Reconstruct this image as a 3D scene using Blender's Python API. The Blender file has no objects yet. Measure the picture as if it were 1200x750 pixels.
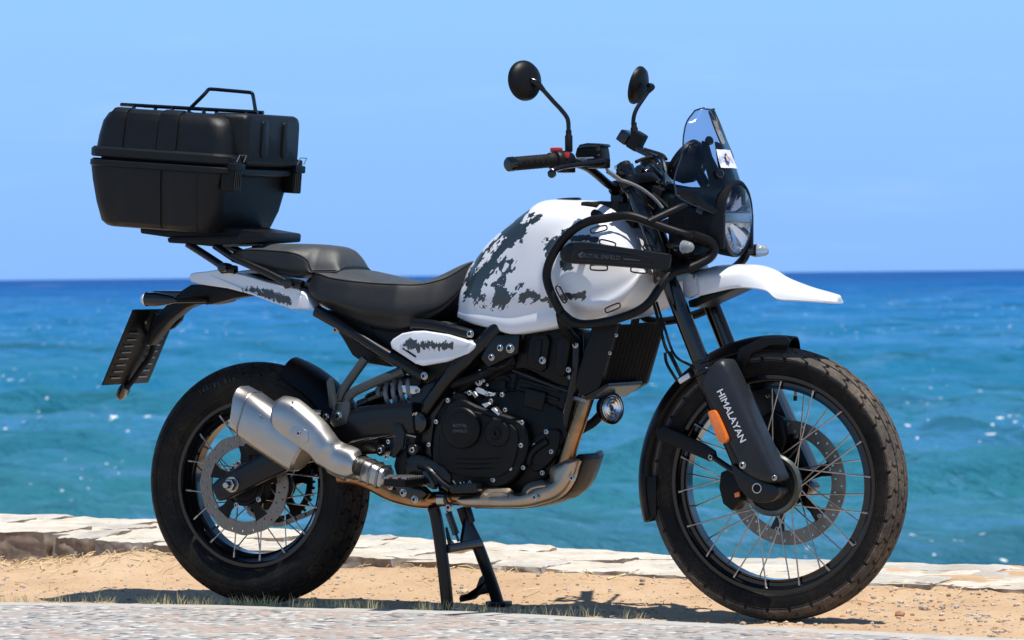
import bpy, bmesh, math, random
import numpy as np
from mathutils import Vector, Matrix, noise
R = math.radians
random.seed(7)
scene = bpy.context.scene
C = scene.collection

# ------------------------------------------------------------------ camera
CAM = Vector((5.31956702, -9.31523427, 0.884107))
YAW, PITCH, ROLL, FPX = -0.454735046, -0.0114178593, -0.0100720055, 4641.2
FW = Vector((math.sin(YAW) * math.cos(PITCH), math.cos(YAW) * math.cos(PITCH), math.sin(PITCH)))
_r = FW.cross(Vector((0, 0, 1))).normalized()
_u = _r.cross(FW)
RT = _r * math.cos(ROLL) + _u * math.sin(ROLL)
UP = -_r * math.sin(ROLL) + _u * math.cos(ROLL)
cd = bpy.data.cameras.new('camera')
cam = bpy.data.objects.new('camera', cd)
C.objects.link(cam)
cam.matrix_world = Matrix(((RT.x, UP.x, -FW.x, CAM.x), (RT.y, UP.y, -FW.y, CAM.y), (RT.z, UP.z, -FW.z, CAM.z), (0, 0, 0, 1)))
cd.sensor_width = 36
cd.lens = FPX * 36 / 1200
cd.clip_start = 0.1
cd.clip_end = 60000
cd.dof.use_dof = True
cd.dof.focus_distance = 10.25
cd.dof.aperture_fstop = 11.0
scene.camera = cam

# ------------------------------------------------------------------ world, sun, exposure
SUN = Vector((0.31, -0.16, 1.38)).normalized()          # towards the sun: high, a little ahead of the machine
world = bpy.data.worlds.new('World')
scene.world = world
world.use_nodes = True
wn = world.node_tree.nodes
wl = world.node_tree.links
bg = wn['Background']
sky = wn.new('ShaderNodeTexSky')
sky.sky_type = 'NISHITA'
sky.sun_disc = False
sky.sun_elevation = math.asin(SUN.z)
sky.sun_rotation = math.atan2(SUN.x, SUN.y)
sky.altitude = 0
sky.air_density = 1.0
sky.dust_density = 0.15
sky.ozone_density = 2.5
tint = wn.new('ShaderNodeMix')
tint.data_type = 'RGBA'
tint.blend_type = 'MULTIPLY'
tint.inputs['Factor'].default_value = 1.0
wsep = wn.new('ShaderNodeSeparateXYZ')
wgrad = wn.new('ShaderNodeValToRGB')
wgrad.color_ramp.elements[0].color = (0.575, 0.75, 1.14, 1)
wgrad.color_ramp.elements[1].color = (1.13, 1.36, 1.36, 1)
wgrad.color_ramp.elements[1].position = 0.12
for _p, _c in ((0.42, (0.62, 0.78, 0.90, 1)), (1.0, (0.46, 0.60, 0.74, 1))):
    wgrad.color_ramp.elements.new(_p).color = _c
wtc = wn.new('ShaderNodeTexCoord')
wadd = wn.new('ShaderNodeVectorMath')
wadd.operation = 'MULTIPLY_ADD'
wadd.inputs[1].default_value = (1, 1, 0.8)
wadd.inputs[2].default_value = (0, 0, 0.13)
wnorm = wn.new('ShaderNodeVectorMath')
wnorm.operation = 'NORMALIZE'
wl.new(wtc.outputs['Generated'], wadd.inputs[0])
wl.new(wadd.outputs[0], wnorm.inputs[0])
wl.new(wnorm.outputs[0], sky.inputs[0])                     # clear dry air: no pale band at the horizon
wl.new(sky.outputs[0], tint.inputs['A'])
wl.new(wtc.outputs['Generated'], wsep.inputs[0])
wl.new(wsep.outputs[2], wgrad.inputs[0])
wl.new(wgrad.outputs[0], tint.inputs['B'])
# thin dry-season cirrus, barely lighter than the blue
wmap = wn.new('ShaderNodeMapping')
wmap.inputs['Scale'].default_value = (5.0, 5.0, 34.0)
wl.new(wtc.outputs['Generated'], wmap.inputs[0])
wcl = wn.new('ShaderNodeTexNoise')
wcl.inputs['Scale'].default_value = 1.6
wcl.inputs['Detail'].default_value = 6
wcl.inputs['Roughness'].default_value = 0.6
wl.new(wmap.outputs[0], wcl.inputs['Vector'])
wcr = wn.new('ShaderNodeMapRange')
wcr.interpolation_type = 'SMOOTHSTEP'
wcr.inputs[1].default_value = 0.52
wcr.inputs[2].default_value = 0.78
wcr.inputs[4].default_value = 0.16
wl.new(wcl.outputs[0], wcr.inputs[0])
wci = wn.new('ShaderNodeMix')
wci.data_type = 'RGBA'
wci.inputs['B'].default_value = (4.6, 6.2, 8.4, 1)
wl.new(wcr.outputs[0], wci.inputs['Factor'])
wl.new(tint.outputs['Result'], wci.inputs['A'])
wl.new(wci.outputs['Result'], bg.inputs[0])
bg.inputs[1].default_value = 0.112
sd = bpy.data.lights.new('sun', 'SUN')
sd.energy = 4.8
sd.angle = R(0.53)
sd.color = (1.0, 0.955, 0.88)
sun = bpy.data.objects.new('sun', sd)
C.objects.link(sun)
sun.rotation_euler = SUN.to_track_quat('Z', 'Y').to_euler()
sun.location = (0, 0, 30)
vs = scene.view_settings
vs.view_transform = 'Standard'
vs.look = 'None'
vs.exposure = 0.36
vs.gamma = 1
scene.cycles.max_bounces = 8

# ------------------------------------------------------------------ helpers: pixel + lateral plane -> point of the machine
def ray(px, py):
    return FW * FPX + RT * (px - 600) + UP * (375 - py)
def P(px, py, y):
    d = ray(px, py)
    return CAM + d * ((y - CAM.y) / d.y)
def PZ(px, py, z):
    d = ray(px, py)
    return CAM + d * ((z - CAM.z) / d.z)
CROPS = dict(A=(80, 90, 3.75), B=(100, 260, 3.41), C=(160, 400, 2.343), D=(340, 280, 4.165), E=(380, 400, 3.572), F=(480, 380, 3.2625),
             G=(510, 220, 4.0), H=(580, 60, 4.168), I=(680, 110, 3.573), J=(630, 280, 3.243), K=(740, 380, 2.144), L=(380, 520, 3.529),
             R=(220, 440, 4.69), T=(780, 440, 4.169), U=(660, 370, 5.771), V=(690, 150, 6.82), W=(500, 530, 5.455), N=(0, 0, 1.0))
def Q(c, x, y, lat):
    a, b, s = CROPS[c]
    return P(a + x / s, b + y / s, lat)
def QL(c, lat, *pts):
    return [Q(c, x, y, lat) for x, y in pts]
def QV(c, *pts):                                            # points with their own lateral plane
    return [Q(c, x, y, l) for x, y, l in pts]

# ------------------------------------------------------------------ helpers: meshes
def lin(s):
    return s / 12.92 if s <= 0.04045 else ((s + 0.055) / 1.055) ** 2.4
def hexc(r, g, b):
    return (lin(r / 255), lin(g / 255), lin(b / 255), 1)

def crom(pts, n=6, closed=False):
    pts = [Vector(p) for p in pts]
    out = []
    m = len(pts)
    rng = m if closed else m - 1
    for i in range(rng):
        if closed:
            p0, p1, p2, p3 = pts[i - 1], pts[i], pts[(i + 1) % m], pts[(i + 2) % m]
        else:
            p1, p2 = pts[i], pts[i + 1]
            p0 = pts[i - 1] if i else p1 + (p1 - p2)
            p3 = pts[i + 2] if i + 2 < m else p2 + (p2 - p1)
        for k in range(n):
            t = k / n
            out.append(0.5 * ((2 * p1) + (p2 - p0) * t + (2 * p0 - 5 * p1 + 4 * p2 - p3) * t * t + (3 * p1 - p0 - 3 * p2 + p3) * t ** 3))
    if not closed:
        out.append(pts[-1])
    return out

class MB:
    def __init__(s):
        s.v, s.f, s.mi, s.cur = [], [], [], 0
    def add(s, vs, fs):
        o = len(s.v)
        s.v += [tuple(p) for p in vs]
        s.f += [tuple(i + o for i in q) for q in fs]
        s.mi += [s.cur] * len(fs)
        return s
    def loft(s, rings, closed=True, caps=True):
        n = len(rings[0])
        vs = [p for r in rings for p in r]
        fs = []
        for i in range(len(rings) - 1):
            for j in range(n if closed else n - 1):
                k = (j + 1) % n
                fs.append((i * n + j, i * n + k, (i + 1) * n + k, (i + 1) * n + j))
        if caps and closed:
            fs.append(tuple(range(n - 1, -1, -1)))
            fs.append(tuple((len(rings) - 1) * n + j for j in range(n)))
        return s.add(vs, fs)
    def tube(s, path, r, seg=10, smooth=0, closed=False, caps=True):
        path = [Vector(p) for p in path]
        rr = r if isinstance(r, (list, tuple)) else None
        if smooth:
            if rr:
                rr = [rr[min(int(i / smooth), len(rr) - 1)] * (1 - (i % smooth) / smooth) + rr[min(int(i / smooth) + 1, len(rr) - 1)] * (i % smooth) / smooth for i in range((len(path) - 1) * smooth + 1)]
            path = crom(path, smooth, closed)
        n = len(path)
        rings = []
        nrm = None
        for i, p in enumerate(path):
            if closed:
                t = path[(i + 1) % n] - path[i - 1]
            else:
                t = path[min(i + 1, n - 1)] - path[max(i - 1, 0)]
            if t.length < 1e-9:
                t = Vector((1, 0, 0))
            t.normalize()
            if nrm is None:
                a = Vector((0, 0, 1)) if abs(t.z) < 0.9 else Vector((1, 0, 0))
                nrm = t.cross(a).normalized()
            else:
                nrm = (nrm - t * nrm.dot(t)).normalized()
            b = t.cross(nrm)
            q = rr[i] if rr else r
            rings.append([p + (nrm * math.cos(2 * math.pi * k / seg) + b * math.sin(2 * math.pi * k / seg)) * q for k in range(seg)])
        if closed:
            rings.append(rings[0])
        return s.loft(rings, True, caps and not closed)
    def lathe(s, prof, o, ax, seg=24, caps=True):
        o, ax = Vector(o), Vector(ax).normalized()
        a = Vector((0, 0, 1)) if abs(ax.z) < 0.9 else Vector((1, 0, 0))
        e1 = ax.cross(a).normalized()
        e2 = ax.cross(e1)
        rings = [[o + ax * h + (e1 * math.cos(2 * math.pi * k / seg) + e2 * math.sin(2 * math.pi * k / seg)) * max(r, 1e-5) for k in range(seg)] for r, h in prof]
        return s.loft(rings, True, caps)
    def box(s, c, sx, sy, sz, m=None):
        c = Vector(c)
        vs = []
        for dx in (-1, 1):
            for dy in (-1, 1):
                for dz in (-1, 1):
                    d = Vector((dx * sx / 2, dy * sy / 2, dz * sz / 2))
                    vs.append(c + (m @ d if m else d))
        return s.add(vs, [(0, 1, 3, 2), (4, 6, 7, 5), (0, 4, 5, 1), (2, 3, 7, 6), (0, 2, 6, 4), (1, 5, 7, 3)])
    def prism(s, pts, y1, y0=None):
        """outline (Vectors) carried along the lateral axis to y1"""
        a = [Vector(p) for p in pts]
        if y0 is not None:
            a = [Vector((p.x, y0, p.z)) for p in a]
        b = [Vector((p.x, y1, p.z)) for p in a]
        return s.loft([a, b])
    def build(s, name, m, parent=None, bevel=0, seg=2, sharp=35, subs=0, ang=25):
        me = bpy.data.meshes.new(name)
        bm = bmesh.new()
        vv = [bm.verts.new(p) for p in s.v]
        for q, i in zip(s.f, s.mi):
            try:
                f = bm.faces.new([vv[k] for k in q])
                f.material_index = i
            except ValueError:
                pass
        bmesh.ops.remove_doubles(bm, verts=bm.verts, dist=1e-6)
        bmesh.ops.recalc_face_normals(bm, faces=bm.faces)
        if bevel:
            es = [e for e in bm.edges if len(e.link_faces) == 2 and e.calc_face_angle(0) > R(ang)]
            bmesh.ops.bevel(bm, geom=es, offset=bevel, segments=seg, profile=0.6, affect='EDGES', clamp_overlap=True)
        bm.to_mesh(me)
        bm.free()
        ms = m if isinstance(m, (list, tuple)) else [m]
        for k in ms:
            me.materials.append(MAT[k])
        return link(name, me, parent, sharp)

WL = {}
def link(name, me, parent=None, sharp=35):
    n = len(me.vertices)
    co = np.empty(n * 3, dtype=np.float32)
    me.vertices.foreach_get('co', co)
    co = co.reshape(-1, 3)
    c = (co.min(0) + co.max(0)) / 2
    co -= c
    me.vertices.foreach_set('co', co.ravel())
    me.polygons.foreach_set('use_smooth', [True] * len(me.polygons))
    me.set_sharp_from_angle(angle=R(sharp))
    me.update()
    o = bpy.data.objects.new(name, me)
    C.objects.link(o)
    put(o, Vector(c.tolist()), parent)
    return o
def put(o, loc, parent=None):
    WL[o] = Vector(loc)
    if parent:
        o.parent = parent
        o.location = Vector(loc) - WL[parent]
    else:
        o.location = loc
def tag(o, label, cat, group=None):
    o['label'] = label
    o['category'] = cat
    if group:
        o['group'] = group
    return o
def struct(o, kind='structure'):
    o['kind'] = kind
    return o
def empty(name, loc):
    o = bpy.data.objects.new(name, None)
    o.empty_display_size = 0.2
    C.objects.link(o)
    put(o, Vector(loc))
    return o

# ------------------------------------------------------------------ helpers: materials
MAT = {}
class NT:
    def __init__(s, m):
        m.use_nodes = True
        s.t = m.node_tree
        s.b = s.t.nodes['Principled BSDF']
        s.out = s.t.nodes['Material Output']
    def n(s, kind, ins=None, **kw):
        q = s.t.nodes.new('ShaderNode' + kind)
        for k, v in kw.items():
            setattr(q, k, v)
        for k, v in (ins or {}).items():
            s.set(q.inputs[k], v)
        return q
    def set(s, sock, v):
        if hasattr(v, 'is_output'):
            s.t.links.new(v, sock)
        else:
            sock.default_value = v
    def m(s, op, a, b=0.0, c=None, clamp=False):
        q = s.n('Math', operation=op, use_clamp=clamp)
        s.set(q.inputs[0], a)
        s.set(q.inputs[1], b)
        if c is not None:
            s.set(q.inputs[2], c)
        return q.outputs[0]
    def obj(s):
        return s.n('TexCoord').outputs['Object']
    def pos(s):
        return s.n('NewGeometry').outputs['Position']
    def mapped(s, v, scale=(1, 1, 1), rot=(0, 0, 0), loc=(0, 0, 0)):
        return s.n('Mapping', {'Vector': v, 'Scale': scale, 'Rotation': rot, 'Location': loc}).outputs[0]
    def noise(s, v, scale, detail=4, rough=0.55, dist=0.0, out=0):
        return s.n('TexNoise', {'Vector': v, 'Scale': scale, 'Detail': detail, 'Roughness': rough, 'Distortion': dist}).outputs[out]
    def ramp(s, f, stops, interp='LINEAR'):
        q = s.n('ValToRGB')
        q.color_ramp.interpolation = interp
        e = q.color_ramp.elements
        while len(e) < len(stops):
            e.new(0.5)
        for k, (p, c) in zip(e, stops):
            k.position = p
            k.color = c if hasattr(c, '__len__') else (c, c, c, 1)
        s.set(q.inputs[0], f)
        return q.outputs[0]
    def mix(s, f, a, b, blend='MIX'):
        q = s.n('Mix', data_type='RGBA', blend_type=blend)
        s.set(q.inputs[0], f)
        s.set(q.inputs[6], a)
        s.set(q.inputs[7], b)
        return q.outputs[2]
    def smooth(s, v, lo, hi):
        q = s.n('MapRange', interpolation_type='SMOOTHSTEP', clamp=True)
        s.set(q.inputs[0], v)
        q.inputs[1].default_value = lo
        q.inputs[2].default_value = hi
        return q.outputs[0]
    def bump(s, h, strength, dist, normal=None):
        q = s.n('Bump', {'Height': h, 'Strength': strength, 'Distance': dist})
        if normal is not None:
            s.set(q.inputs['Normal'], normal)
        return q.outputs[0]

def mat(name, col, rough=0.5, metal=0.0, coat=0.0, var=0.15, vs=30, bump=0.0, bs=400, dust=0.0, spec=0.5, rv=0.08, dustcol=(0.42, 0.29, 0.18, 1)):
    m = bpy.data.materials.new(name)
    t = NT(m)
    c = (*col[:3], 1)
    v = t.pos()
    n1 = t.noise(v, vs, 5, 0.6)
    dk = tuple(x * (1 - var) for x in c[:3]) + (1,)
    lt = tuple(min(1, x * (1 + var)) for x in c[:3]) + (1,)
    colr = t.ramp(n1, [(0.3, dk), (0.7, lt)])
    if dust:
        n2 = t.noise(v, 9, 8, 0.7)
        n3 = t.noise(v, 140, 4, 0.6)
        f = t.m('MULTIPLY', t.smooth(n2, 0.35, 0.75), t.smooth(n3, 0.2, 0.8))
        colr = t.mix(t.m('MULTIPLY', f, dust, clamp=True), colr, dustcol)
    t.set(t.b.inputs['Base Color'], colr)
    nr = t.noise(v, vs * 2.3, 4, 0.6)
    t.set(t.b.inputs['Roughness'], t.m('ADD', rough - rv, t.m('MULTIPLY', nr, 2 * rv), clamp=True))
    t.b.inputs['Metallic'].default_value = metal
    t.b.inputs['Specular IOR Level'].default_value = spec
    t.b.inputs['Coat Weight'].default_value = coat
    t.b.inputs['Coat Roughness'].default_value = 0.08
    if bump:
        t.set(t.b.inputs['Normal'], t.bump(t.noise(v, bs, 3, 0.6), bump, 0.001))
    MAT[name] = m
    return t

mat('black_plastic', (0.0044, 0.0044, 0.0047), 0.42, bump=0.25, bs=900, dust=0.009, spec=0.20)
mat('case_plastic', (0.0057, 0.0060, 0.0066), 0.40, bump=0.35, bs=1100, dust=0.004, var=0.1, spec=0.24)
mat('black_paint', (0.0036, 0.0036, 0.0039), 0.30, coat=0.25, bump=0.06, bs=1400, dust=0.006, spec=0.22)
mat('black_gloss', (0.0034, 0.0038, 0.0042), 0.14, coat=0.5, dust=0.003, spec=0.30)
mat('engine_black', (0.0036, 0.0035, 0.0033), 0.38, bump=0.3, bs=700, dust=0.012, var=0.25, spec=0.18)
mat('rubber', (0.0058, 0.0058, 0.0058), 0.62, bump=0.2, bs=500, dust=0.06, spec=0.16)
mat('tyre_rubber', (0.0047, 0.0047, 0.0047), 0.55, bump=0.15, bs=400, dust=0.10, vs=20, spec=0.14)
mat('tread_rubber', (0.050, 0.046, 0.042), 0.75, bump=0.3, bs=300, dust=0.5, vs=20, spec=0.2)
mat('tyre_print', (0.030, 0.030, 0.030), 0.6)
mat('tread_dark', (0.0065, 0.0065, 0.0065), 0.65, bump=0.3, bs=300, dust=0.14, vs=20, spec=0.14)
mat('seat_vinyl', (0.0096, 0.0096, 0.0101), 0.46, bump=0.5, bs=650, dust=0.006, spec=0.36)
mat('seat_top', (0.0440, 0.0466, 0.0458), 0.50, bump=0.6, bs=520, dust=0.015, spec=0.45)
mat('fork_guard', (0.0168, 0.0198, 0.0252), 0.36, bump=0.15, bs=900, dust=0.009, spec=0.26)
mat('frame_grey', (0.030, 0.036, 0.036), 0.34, coat=0.2, dust=0.03)
mat('steel', (0.40, 0.39, 0.37), 0.22, metal=1, var=0.08, rv=0.06)
mat('spoke_steel', (0.40, 0.37, 0.33), 0.28, metal=1, var=0.2)
mat('disc_steel', (0.19, 0.165, 0.142), 0.40, metal=1, var=0.12, vs=60)
mat('brushed', (0.40, 0.38, 0.355), 0.36, metal=1, var=0.07, vs=14, bump=0.12, bs=300, rv=0.06)
mat('brushed_dark', (0.26, 0.245, 0.23), 0.38, metal=1, var=0.1, vs=16, rv=0.06)
mat('guard_steel', (0.40, 0.325, 0.245), 0.42, metal=1, var=0.12, vs=18, dust=0.1, rv=0.07)  # tan of the reflected sand is put into the steel colour
mat('header_bronze', (0.36, 0.185, 0.085), 0.30, metal=1, var=0.3, vs=18, rv=0.08)
mat('chrome', (0.75, 0.75, 0.75), 0.07, metal=1, var=0.03, rv=0.03)
mat('alloy', (0.55, 0.55, 0.54), 0.38, metal=1, var=0.1)
mat('hub_olive', (0.050, 0.056, 0.045), 0.34, coat=0.3, dust=0.03)
mat('orange_lens', (0.80, 0.17, 0.008), 0.18, coat=0.6, var=0.15, vs=120, bump=0.6, bs=500)
mat('red_switch', (0.55, 0.02, 0.02), 0.32, var=0.1)
mat('white_print', (0.72, 0.72, 0.72), 0.45, var=0.05)
mat('grey_print', (0.045, 0.047, 0.05), 0.35, var=0.08)
mat('tan_print', (0.35, 0.20, 0.09), 0.5, var=0.1)
mat('blue_print', (0.03, 0.03, 0.42), 0.5, var=0.05)
mat('yellow_print', (0.75, 0.52, 0.05), 0.5, var=0.05)
mat('pale_print', (0.50, 0.52, 0.66), 0.5, var=0.05)
mat('beak_white', (0.69, 0.69, 0.70), 0.30, coat=0.3, var=0.015, vs=8, dust=0.012)
mat('cable_grey', (0.18, 0.18, 0.18), 0.35)

def camo_mat(name, blobs, thr, scale, stretch, base=(0.68, 0.68, 0.69, 1), dark=(0.020, 0.030, 0.034, 1)):
    """satin white paint carrying ragged dark blotches; blobs = capsules (x0,z0,x1,z1,r) in the machine's side plane"""
    m = bpy.data.materials.new(name)
    t = NT(m)
    v = t.pos()
    sep = t.n('SeparateXYZ', {0: v})
    x, z = sep.outputs[0], sep.outputs[2]
    acc = None
    for (x0, z0, x1, z1, r) in blobs:
        dx, dz = x1 - x0, z1 - z0
        L2 = max(dx * dx + dz * dz, 1e-9)
        px = t.m('SUBTRACT', x, x0)
        pz = t.m('SUBTRACT', z, z0)
        h = t.m('DIVIDE', t.m('ADD', t.m('MULTIPLY', px, dx), t.m('MULTIPLY', pz, dz)), L2, clamp=True)
        ex = t.m('SUBTRACT', px, t.m('MULTIPLY', h, dx))
        ez = t.m('SUBTRACT', pz, t.m('MULTIPLY', h, dz))
        d = t.m('SQRT', t.m('ADD', t.m('MULTIPLY', ex, ex), t.m('MULTIPLY', ez, ez)))
        val = t.m('SUBTRACT', 1.0, t.m('DIVIDE', d, r))
        acc = val if acc is None else t.m('MAXIMUM', acc, val)
    mv = t.mapped(v, (1, 0.25, 1), (0, R(stretch), 0))
    mv2 = t.mapped(mv, (1.9, 1, 1))
    big = t.noise(mv2, scale, 2, 0.5)
    cell = t.n('TexVoronoi', {'Vector': mv2, 'Scale': scale * 3.3, 'Randomness': 1.0}, feature='F1', distance='MANHATTAN')
    cs = t.n('SeparateColor', {0: cell.outputs['Color']}).outputs[0]
    fine = t.noise(mv, scale * 6, 3, 0.6)
    nse = t.m('ADD', t.m('MULTIPLY', t.m('SUBTRACT', big, 0.5), 5.0), t.m('ADD', t.m('MULTIPLY', t.m('SUBTRACT', cs, 0.5), 1.1), t.m('MULTIPLY', t.m('SUBTRACT', fine, 0.5), 1.2)))
    acc = t.m('MAXIMUM', acc, -4.0)
    tot = t.m('ADD', t.m('MULTIPLY', t.m('MINIMUM', acc, 0.75), 1.6), nse)
    f = t.smooth(tot, thr - 0.03, thr + 0.03)
    col = t.mix(f, base, dark)
    t.set(t.b.inputs['Base Color'], col)
    t.b.inputs['Roughness'].default_value = 0.33
    t.b.inputs['Coat Weight'].default_value = 0.35
    t.b.inputs['Coat Roughness'].default_value = 0.16
    MAT[name] = m

def glass_mat(name, col, rough=0.02, tr=1.0, ior=1.15):
    m = bpy.data.materials.new(name)
    t = NT(m)
    t.b.inputs['Base Color'].default_value = (*col, 1)
    t.b.inputs['Roughness'].default_value = rough
    t.b.inputs['Transmission Weight'].default_value = tr
    t.b.inputs['IOR'].default_value = ior
    MAT[name] = m
mat('lens_white', (0.75,0.75,0.75), 0.15, coat=0.5, var=0.05)
glass_mat('lens_glass', (0.93, 0.96, 1.0))
# smoked screen: thin sheet, mostly see-through with a glossy skin
m = bpy.data.materials.new('smoked_screen')
t = NT(m)
tr = t.n('BsdfTransparent', {'Color': (0.60, 0.66, 0.80, 1)})
gl = t.n('BsdfGlossy', {'Color': (0.6, 0.6, 0.6, 1), 'Roughness': 0.04})
fr = t.n('Fresnel', {'IOR': 1.45})
mx = t.n('MixShader', {0: fr.outputs[0], 1: tr.outputs[0], 2: gl.outputs[0]})
t.t.links.new(mx.outputs[0], t.out.inputs[0])
MAT['smoked_screen'] = m
mat('alloy_paint', (0.42, 0.43, 0.45), 0.35, coat=0.3, var=0.05)
mat('brushed_black', (0.012, 0.0105, 0.009), 0.34, var=0.2, spec=0.3)
glass_mat('clear_lens', (0.72, 0.74, 0.76), 0.10, 0.75, 1.3)
mat('lamp_silver', (0.80, 0.82, 0.84), 0.26, metal=1, var=0.06)
mat('bolt_recess', (0.01, 0.01, 0.01), 0.5)
mat('screen_edge_tint', (0.012, 0.016, 0.03), 0.12, coat=0.5)
mat('navy_plastic', (0.0036, 0.0042, 0.0060), 0.40, bump=0.2, bs=900, dust=0.006, spec=0.20)
mat('navy_black', (0.0033, 0.0040, 0.0056), 0.36, coat=0.15, dust=0.009, spec=0.22)
mat('spring_grey', (0.13, 0.14, 0.15), 0.35, coat=0.3, dust=0.03)
# ================================================================== THE PLACE
# ---- materials of the place
m = bpy.data.materials.new('sand')
t = NT(m)
v = t.pos()
n1 = t.noise(v, 2.6, 9, 0.72)
n2 = t.noise(v, 60, 6, 0.7)
n3 = t.noise(v, 420, 3, 0.6)
col = t.ramp(n1, [(0.25, (0.42, 0.265, 0.150, 1)), (0.5, (0.52, 0.355, 0.215, 1)), (0.75, (0.60, 0.44, 0.29, 1))])
col = t.mix(t.m('MULTIPLY', t.smooth(n2, 0.52, 0.75), 0.55), col, (0.56, 0.43, 0.30, 1))
col = t.mix(t.m('MULTIPLY', t.smooth(n3, 0.60, 0.72), 0.6), col, (0.22, 0.14, 0.085, 1))
t.set(t.b.inputs['Base Color'], col)
t.b.inputs['Roughness'].default_value = 0.95
t.b.inputs['Specular IOR Level'].default_value = 0.15
t.set(t.b.inputs['Normal'], t.bump(t.m('ADD', n2, t.m('MULTIPLY', n3, 0.35)), 0.8, 0.009))
MAT['sand'] = m

m = bpy.data.materials.new('aggregate')
t = NT(m)
v = t.pos()
big = t.noise(v, 3.2, 3, 0.5)
vo = t.n('TexVoronoi', {'Vector': v, 'Scale': 46.0, 'Randomness': 1.0})
hs = t.n('SeparateColor', {0: vo.outputs['Color']})
pal = t.ramp(hs.outputs[0], [(0.0, (0.07, 0.072, 0.08, 1)), (0.17, (0.20, 0.20, 0.20, 1)), (0.32, (0.29, 0.28, 0.26, 1)), (0.50, (0.36, 0.24, 0.18, 1)), (0.64, (0.38, 0.365, 0.345, 1)), (0.86, (0.56, 0.535, 0.50, 1))], 'CONSTANT')
pal = t.mix(t.smooth(big, 0.5, 0.62), pal, t.mix(0.55, pal, (0.42, 0.28, 0.21, 1)))
edge = t.smooth(vo.outputs['Distance'], 0.45, 0.75)
sep = t.n('SeparateXYZ', {0: v})
col = t.mix(edge, pal, (0.30, 0.29, 0.27, 1))
col = t.mix(t.m('MULTIPLY', t.noise(v, 35, 5, 0.7), 0.18), col, (0.40, 0.385, 0.36, 1))
t.set(t.b.inputs['Base Color'], col)
t.b.inputs['Roughness'].default_value = 0.8
t.set(t.b.inputs['Normal'], t.bump(t.m('SUBTRACT', 1.0, vo.outputs['Distance']), 0.6, 0.008))
MAT['aggregate'] = m

mat('concrete', (0.40, 0.385, 0.355), 0.85, var=0.12, vs=18, bump=0.6, bs=160, dust=0.25, dustcol=(0.5, 0.36, 0.24, 1))
mat('mortar', (0.50, 0.45, 0.37), 0.9, var=0.25, vs=14, bump=0.9, bs=90, dust=0.25, dustcol=(0.52, 0.38, 0.25, 1))
def lime(name, a, b, c):
    m = bpy.data.materials.new(name)
    t = NT(m)
    v = t.pos()
    n1 = t.noise(v, 5.5, 9, 0.68)
    n2 = t.noise(v, 38, 6, 0.7)
    n3 = t.noise(t.mapped(v, (1, 1.6, 1)), 13, 8, 0.75)
    col = t.ramp(n1, [(0.32, a), (0.48, b), (0.66, c)])
    col = t.mix(t.m('MULTIPLY', t.smooth(n2, 0.56, 0.70), 0.55), col, (0.26, 0.235, 0.20, 1))
    col = t.mix(t.m('MULTIPLY', t.smooth(n3, 0.60, 0.68), 0.75), col, (0.20, 0.17, 0.135, 1))
    t.set(t.b.inputs['Base Color'], col)
    t.b.inputs['Roughness'].default_value = 0.92
    t.b.inputs['Specular IOR Level'].default_value = 0.2
    t.set(t.b.inputs['Normal'], t.bump(t.m('ADD', n3, t.m('MULTIPLY', n2, 0.4)), 0.8, 0.012))
    MAT[name] = m
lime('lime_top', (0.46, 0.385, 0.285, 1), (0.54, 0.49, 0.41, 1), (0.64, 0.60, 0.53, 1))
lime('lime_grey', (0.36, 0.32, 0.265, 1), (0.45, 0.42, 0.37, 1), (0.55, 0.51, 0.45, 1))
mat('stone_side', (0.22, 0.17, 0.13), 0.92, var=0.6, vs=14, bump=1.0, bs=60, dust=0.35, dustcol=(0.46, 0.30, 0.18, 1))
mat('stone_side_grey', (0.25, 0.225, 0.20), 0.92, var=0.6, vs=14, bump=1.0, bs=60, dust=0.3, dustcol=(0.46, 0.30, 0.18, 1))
mat('wall_face', (0.33, 0.29, 0.24), 0.92, var=0.3, vs=5, bump=1.0, bs=30)
mat('pebble', (0.42, 0.33, 0.25), 0.85, var=0.55, vs=14)
mat('red_stone', (0.36, 0.17, 0.09), 0.85, var=0.3, vs=60, bump=0.6, bs=160)
mat('straw', (0.66, 0.53, 0.30), 0.7, var=0.4, vs=20)
mat('grass_blade', (0.58, 0.52, 0.25), 0.65, var=0.45, vs=16)
mat('twig', (0.34, 0.20, 0.10), 0.8, var=0.3, vs=30)

# sea: green over the pale shallows, blue over deep water
m = bpy.data.materials.new('sea_water')
t = NT(m)
v = t.pos()
sep = t.n('SeparateXYZ', {0: v})
off = t.m('ADD', t.m('MULTIPLY', sep.outputs[1], 0.898), t.m('MULTIPLY', sep.outputs[0], -0.25))
ld = t.m('LOGARITHM', t.m('MAXIMUM', off, 5.0), 10.0)
pn = t.noise(t.mapped(v, (0.03, 0.09, 1)), 1.0, 4, 0.6)
ld2 = t.m('ADD', ld, t.m('MULTIPLY', t.m('SUBTRACT', pn, 0.5), 0.35))
k = t.m('DIVIDE', t.m('SUBTRACT', ld2, 1.3), 2.2)
body = t.ramp(k, [(0.0, (0.036, 0.115, 0.185, 1)), (0.13, (0.030, 0.165, 0.215, 1)), (0.28, (0.018, 0.165, 0.285, 1)), (0.46, (0.011, 0.152, 0.365, 1)), (0.60, (0.006, 0.110, 0.345, 1)), (0.75, (0.004, 0.070, 0.270, 1)), (0.9, (0.003, 0.042, 0.215, 1))])
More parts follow.
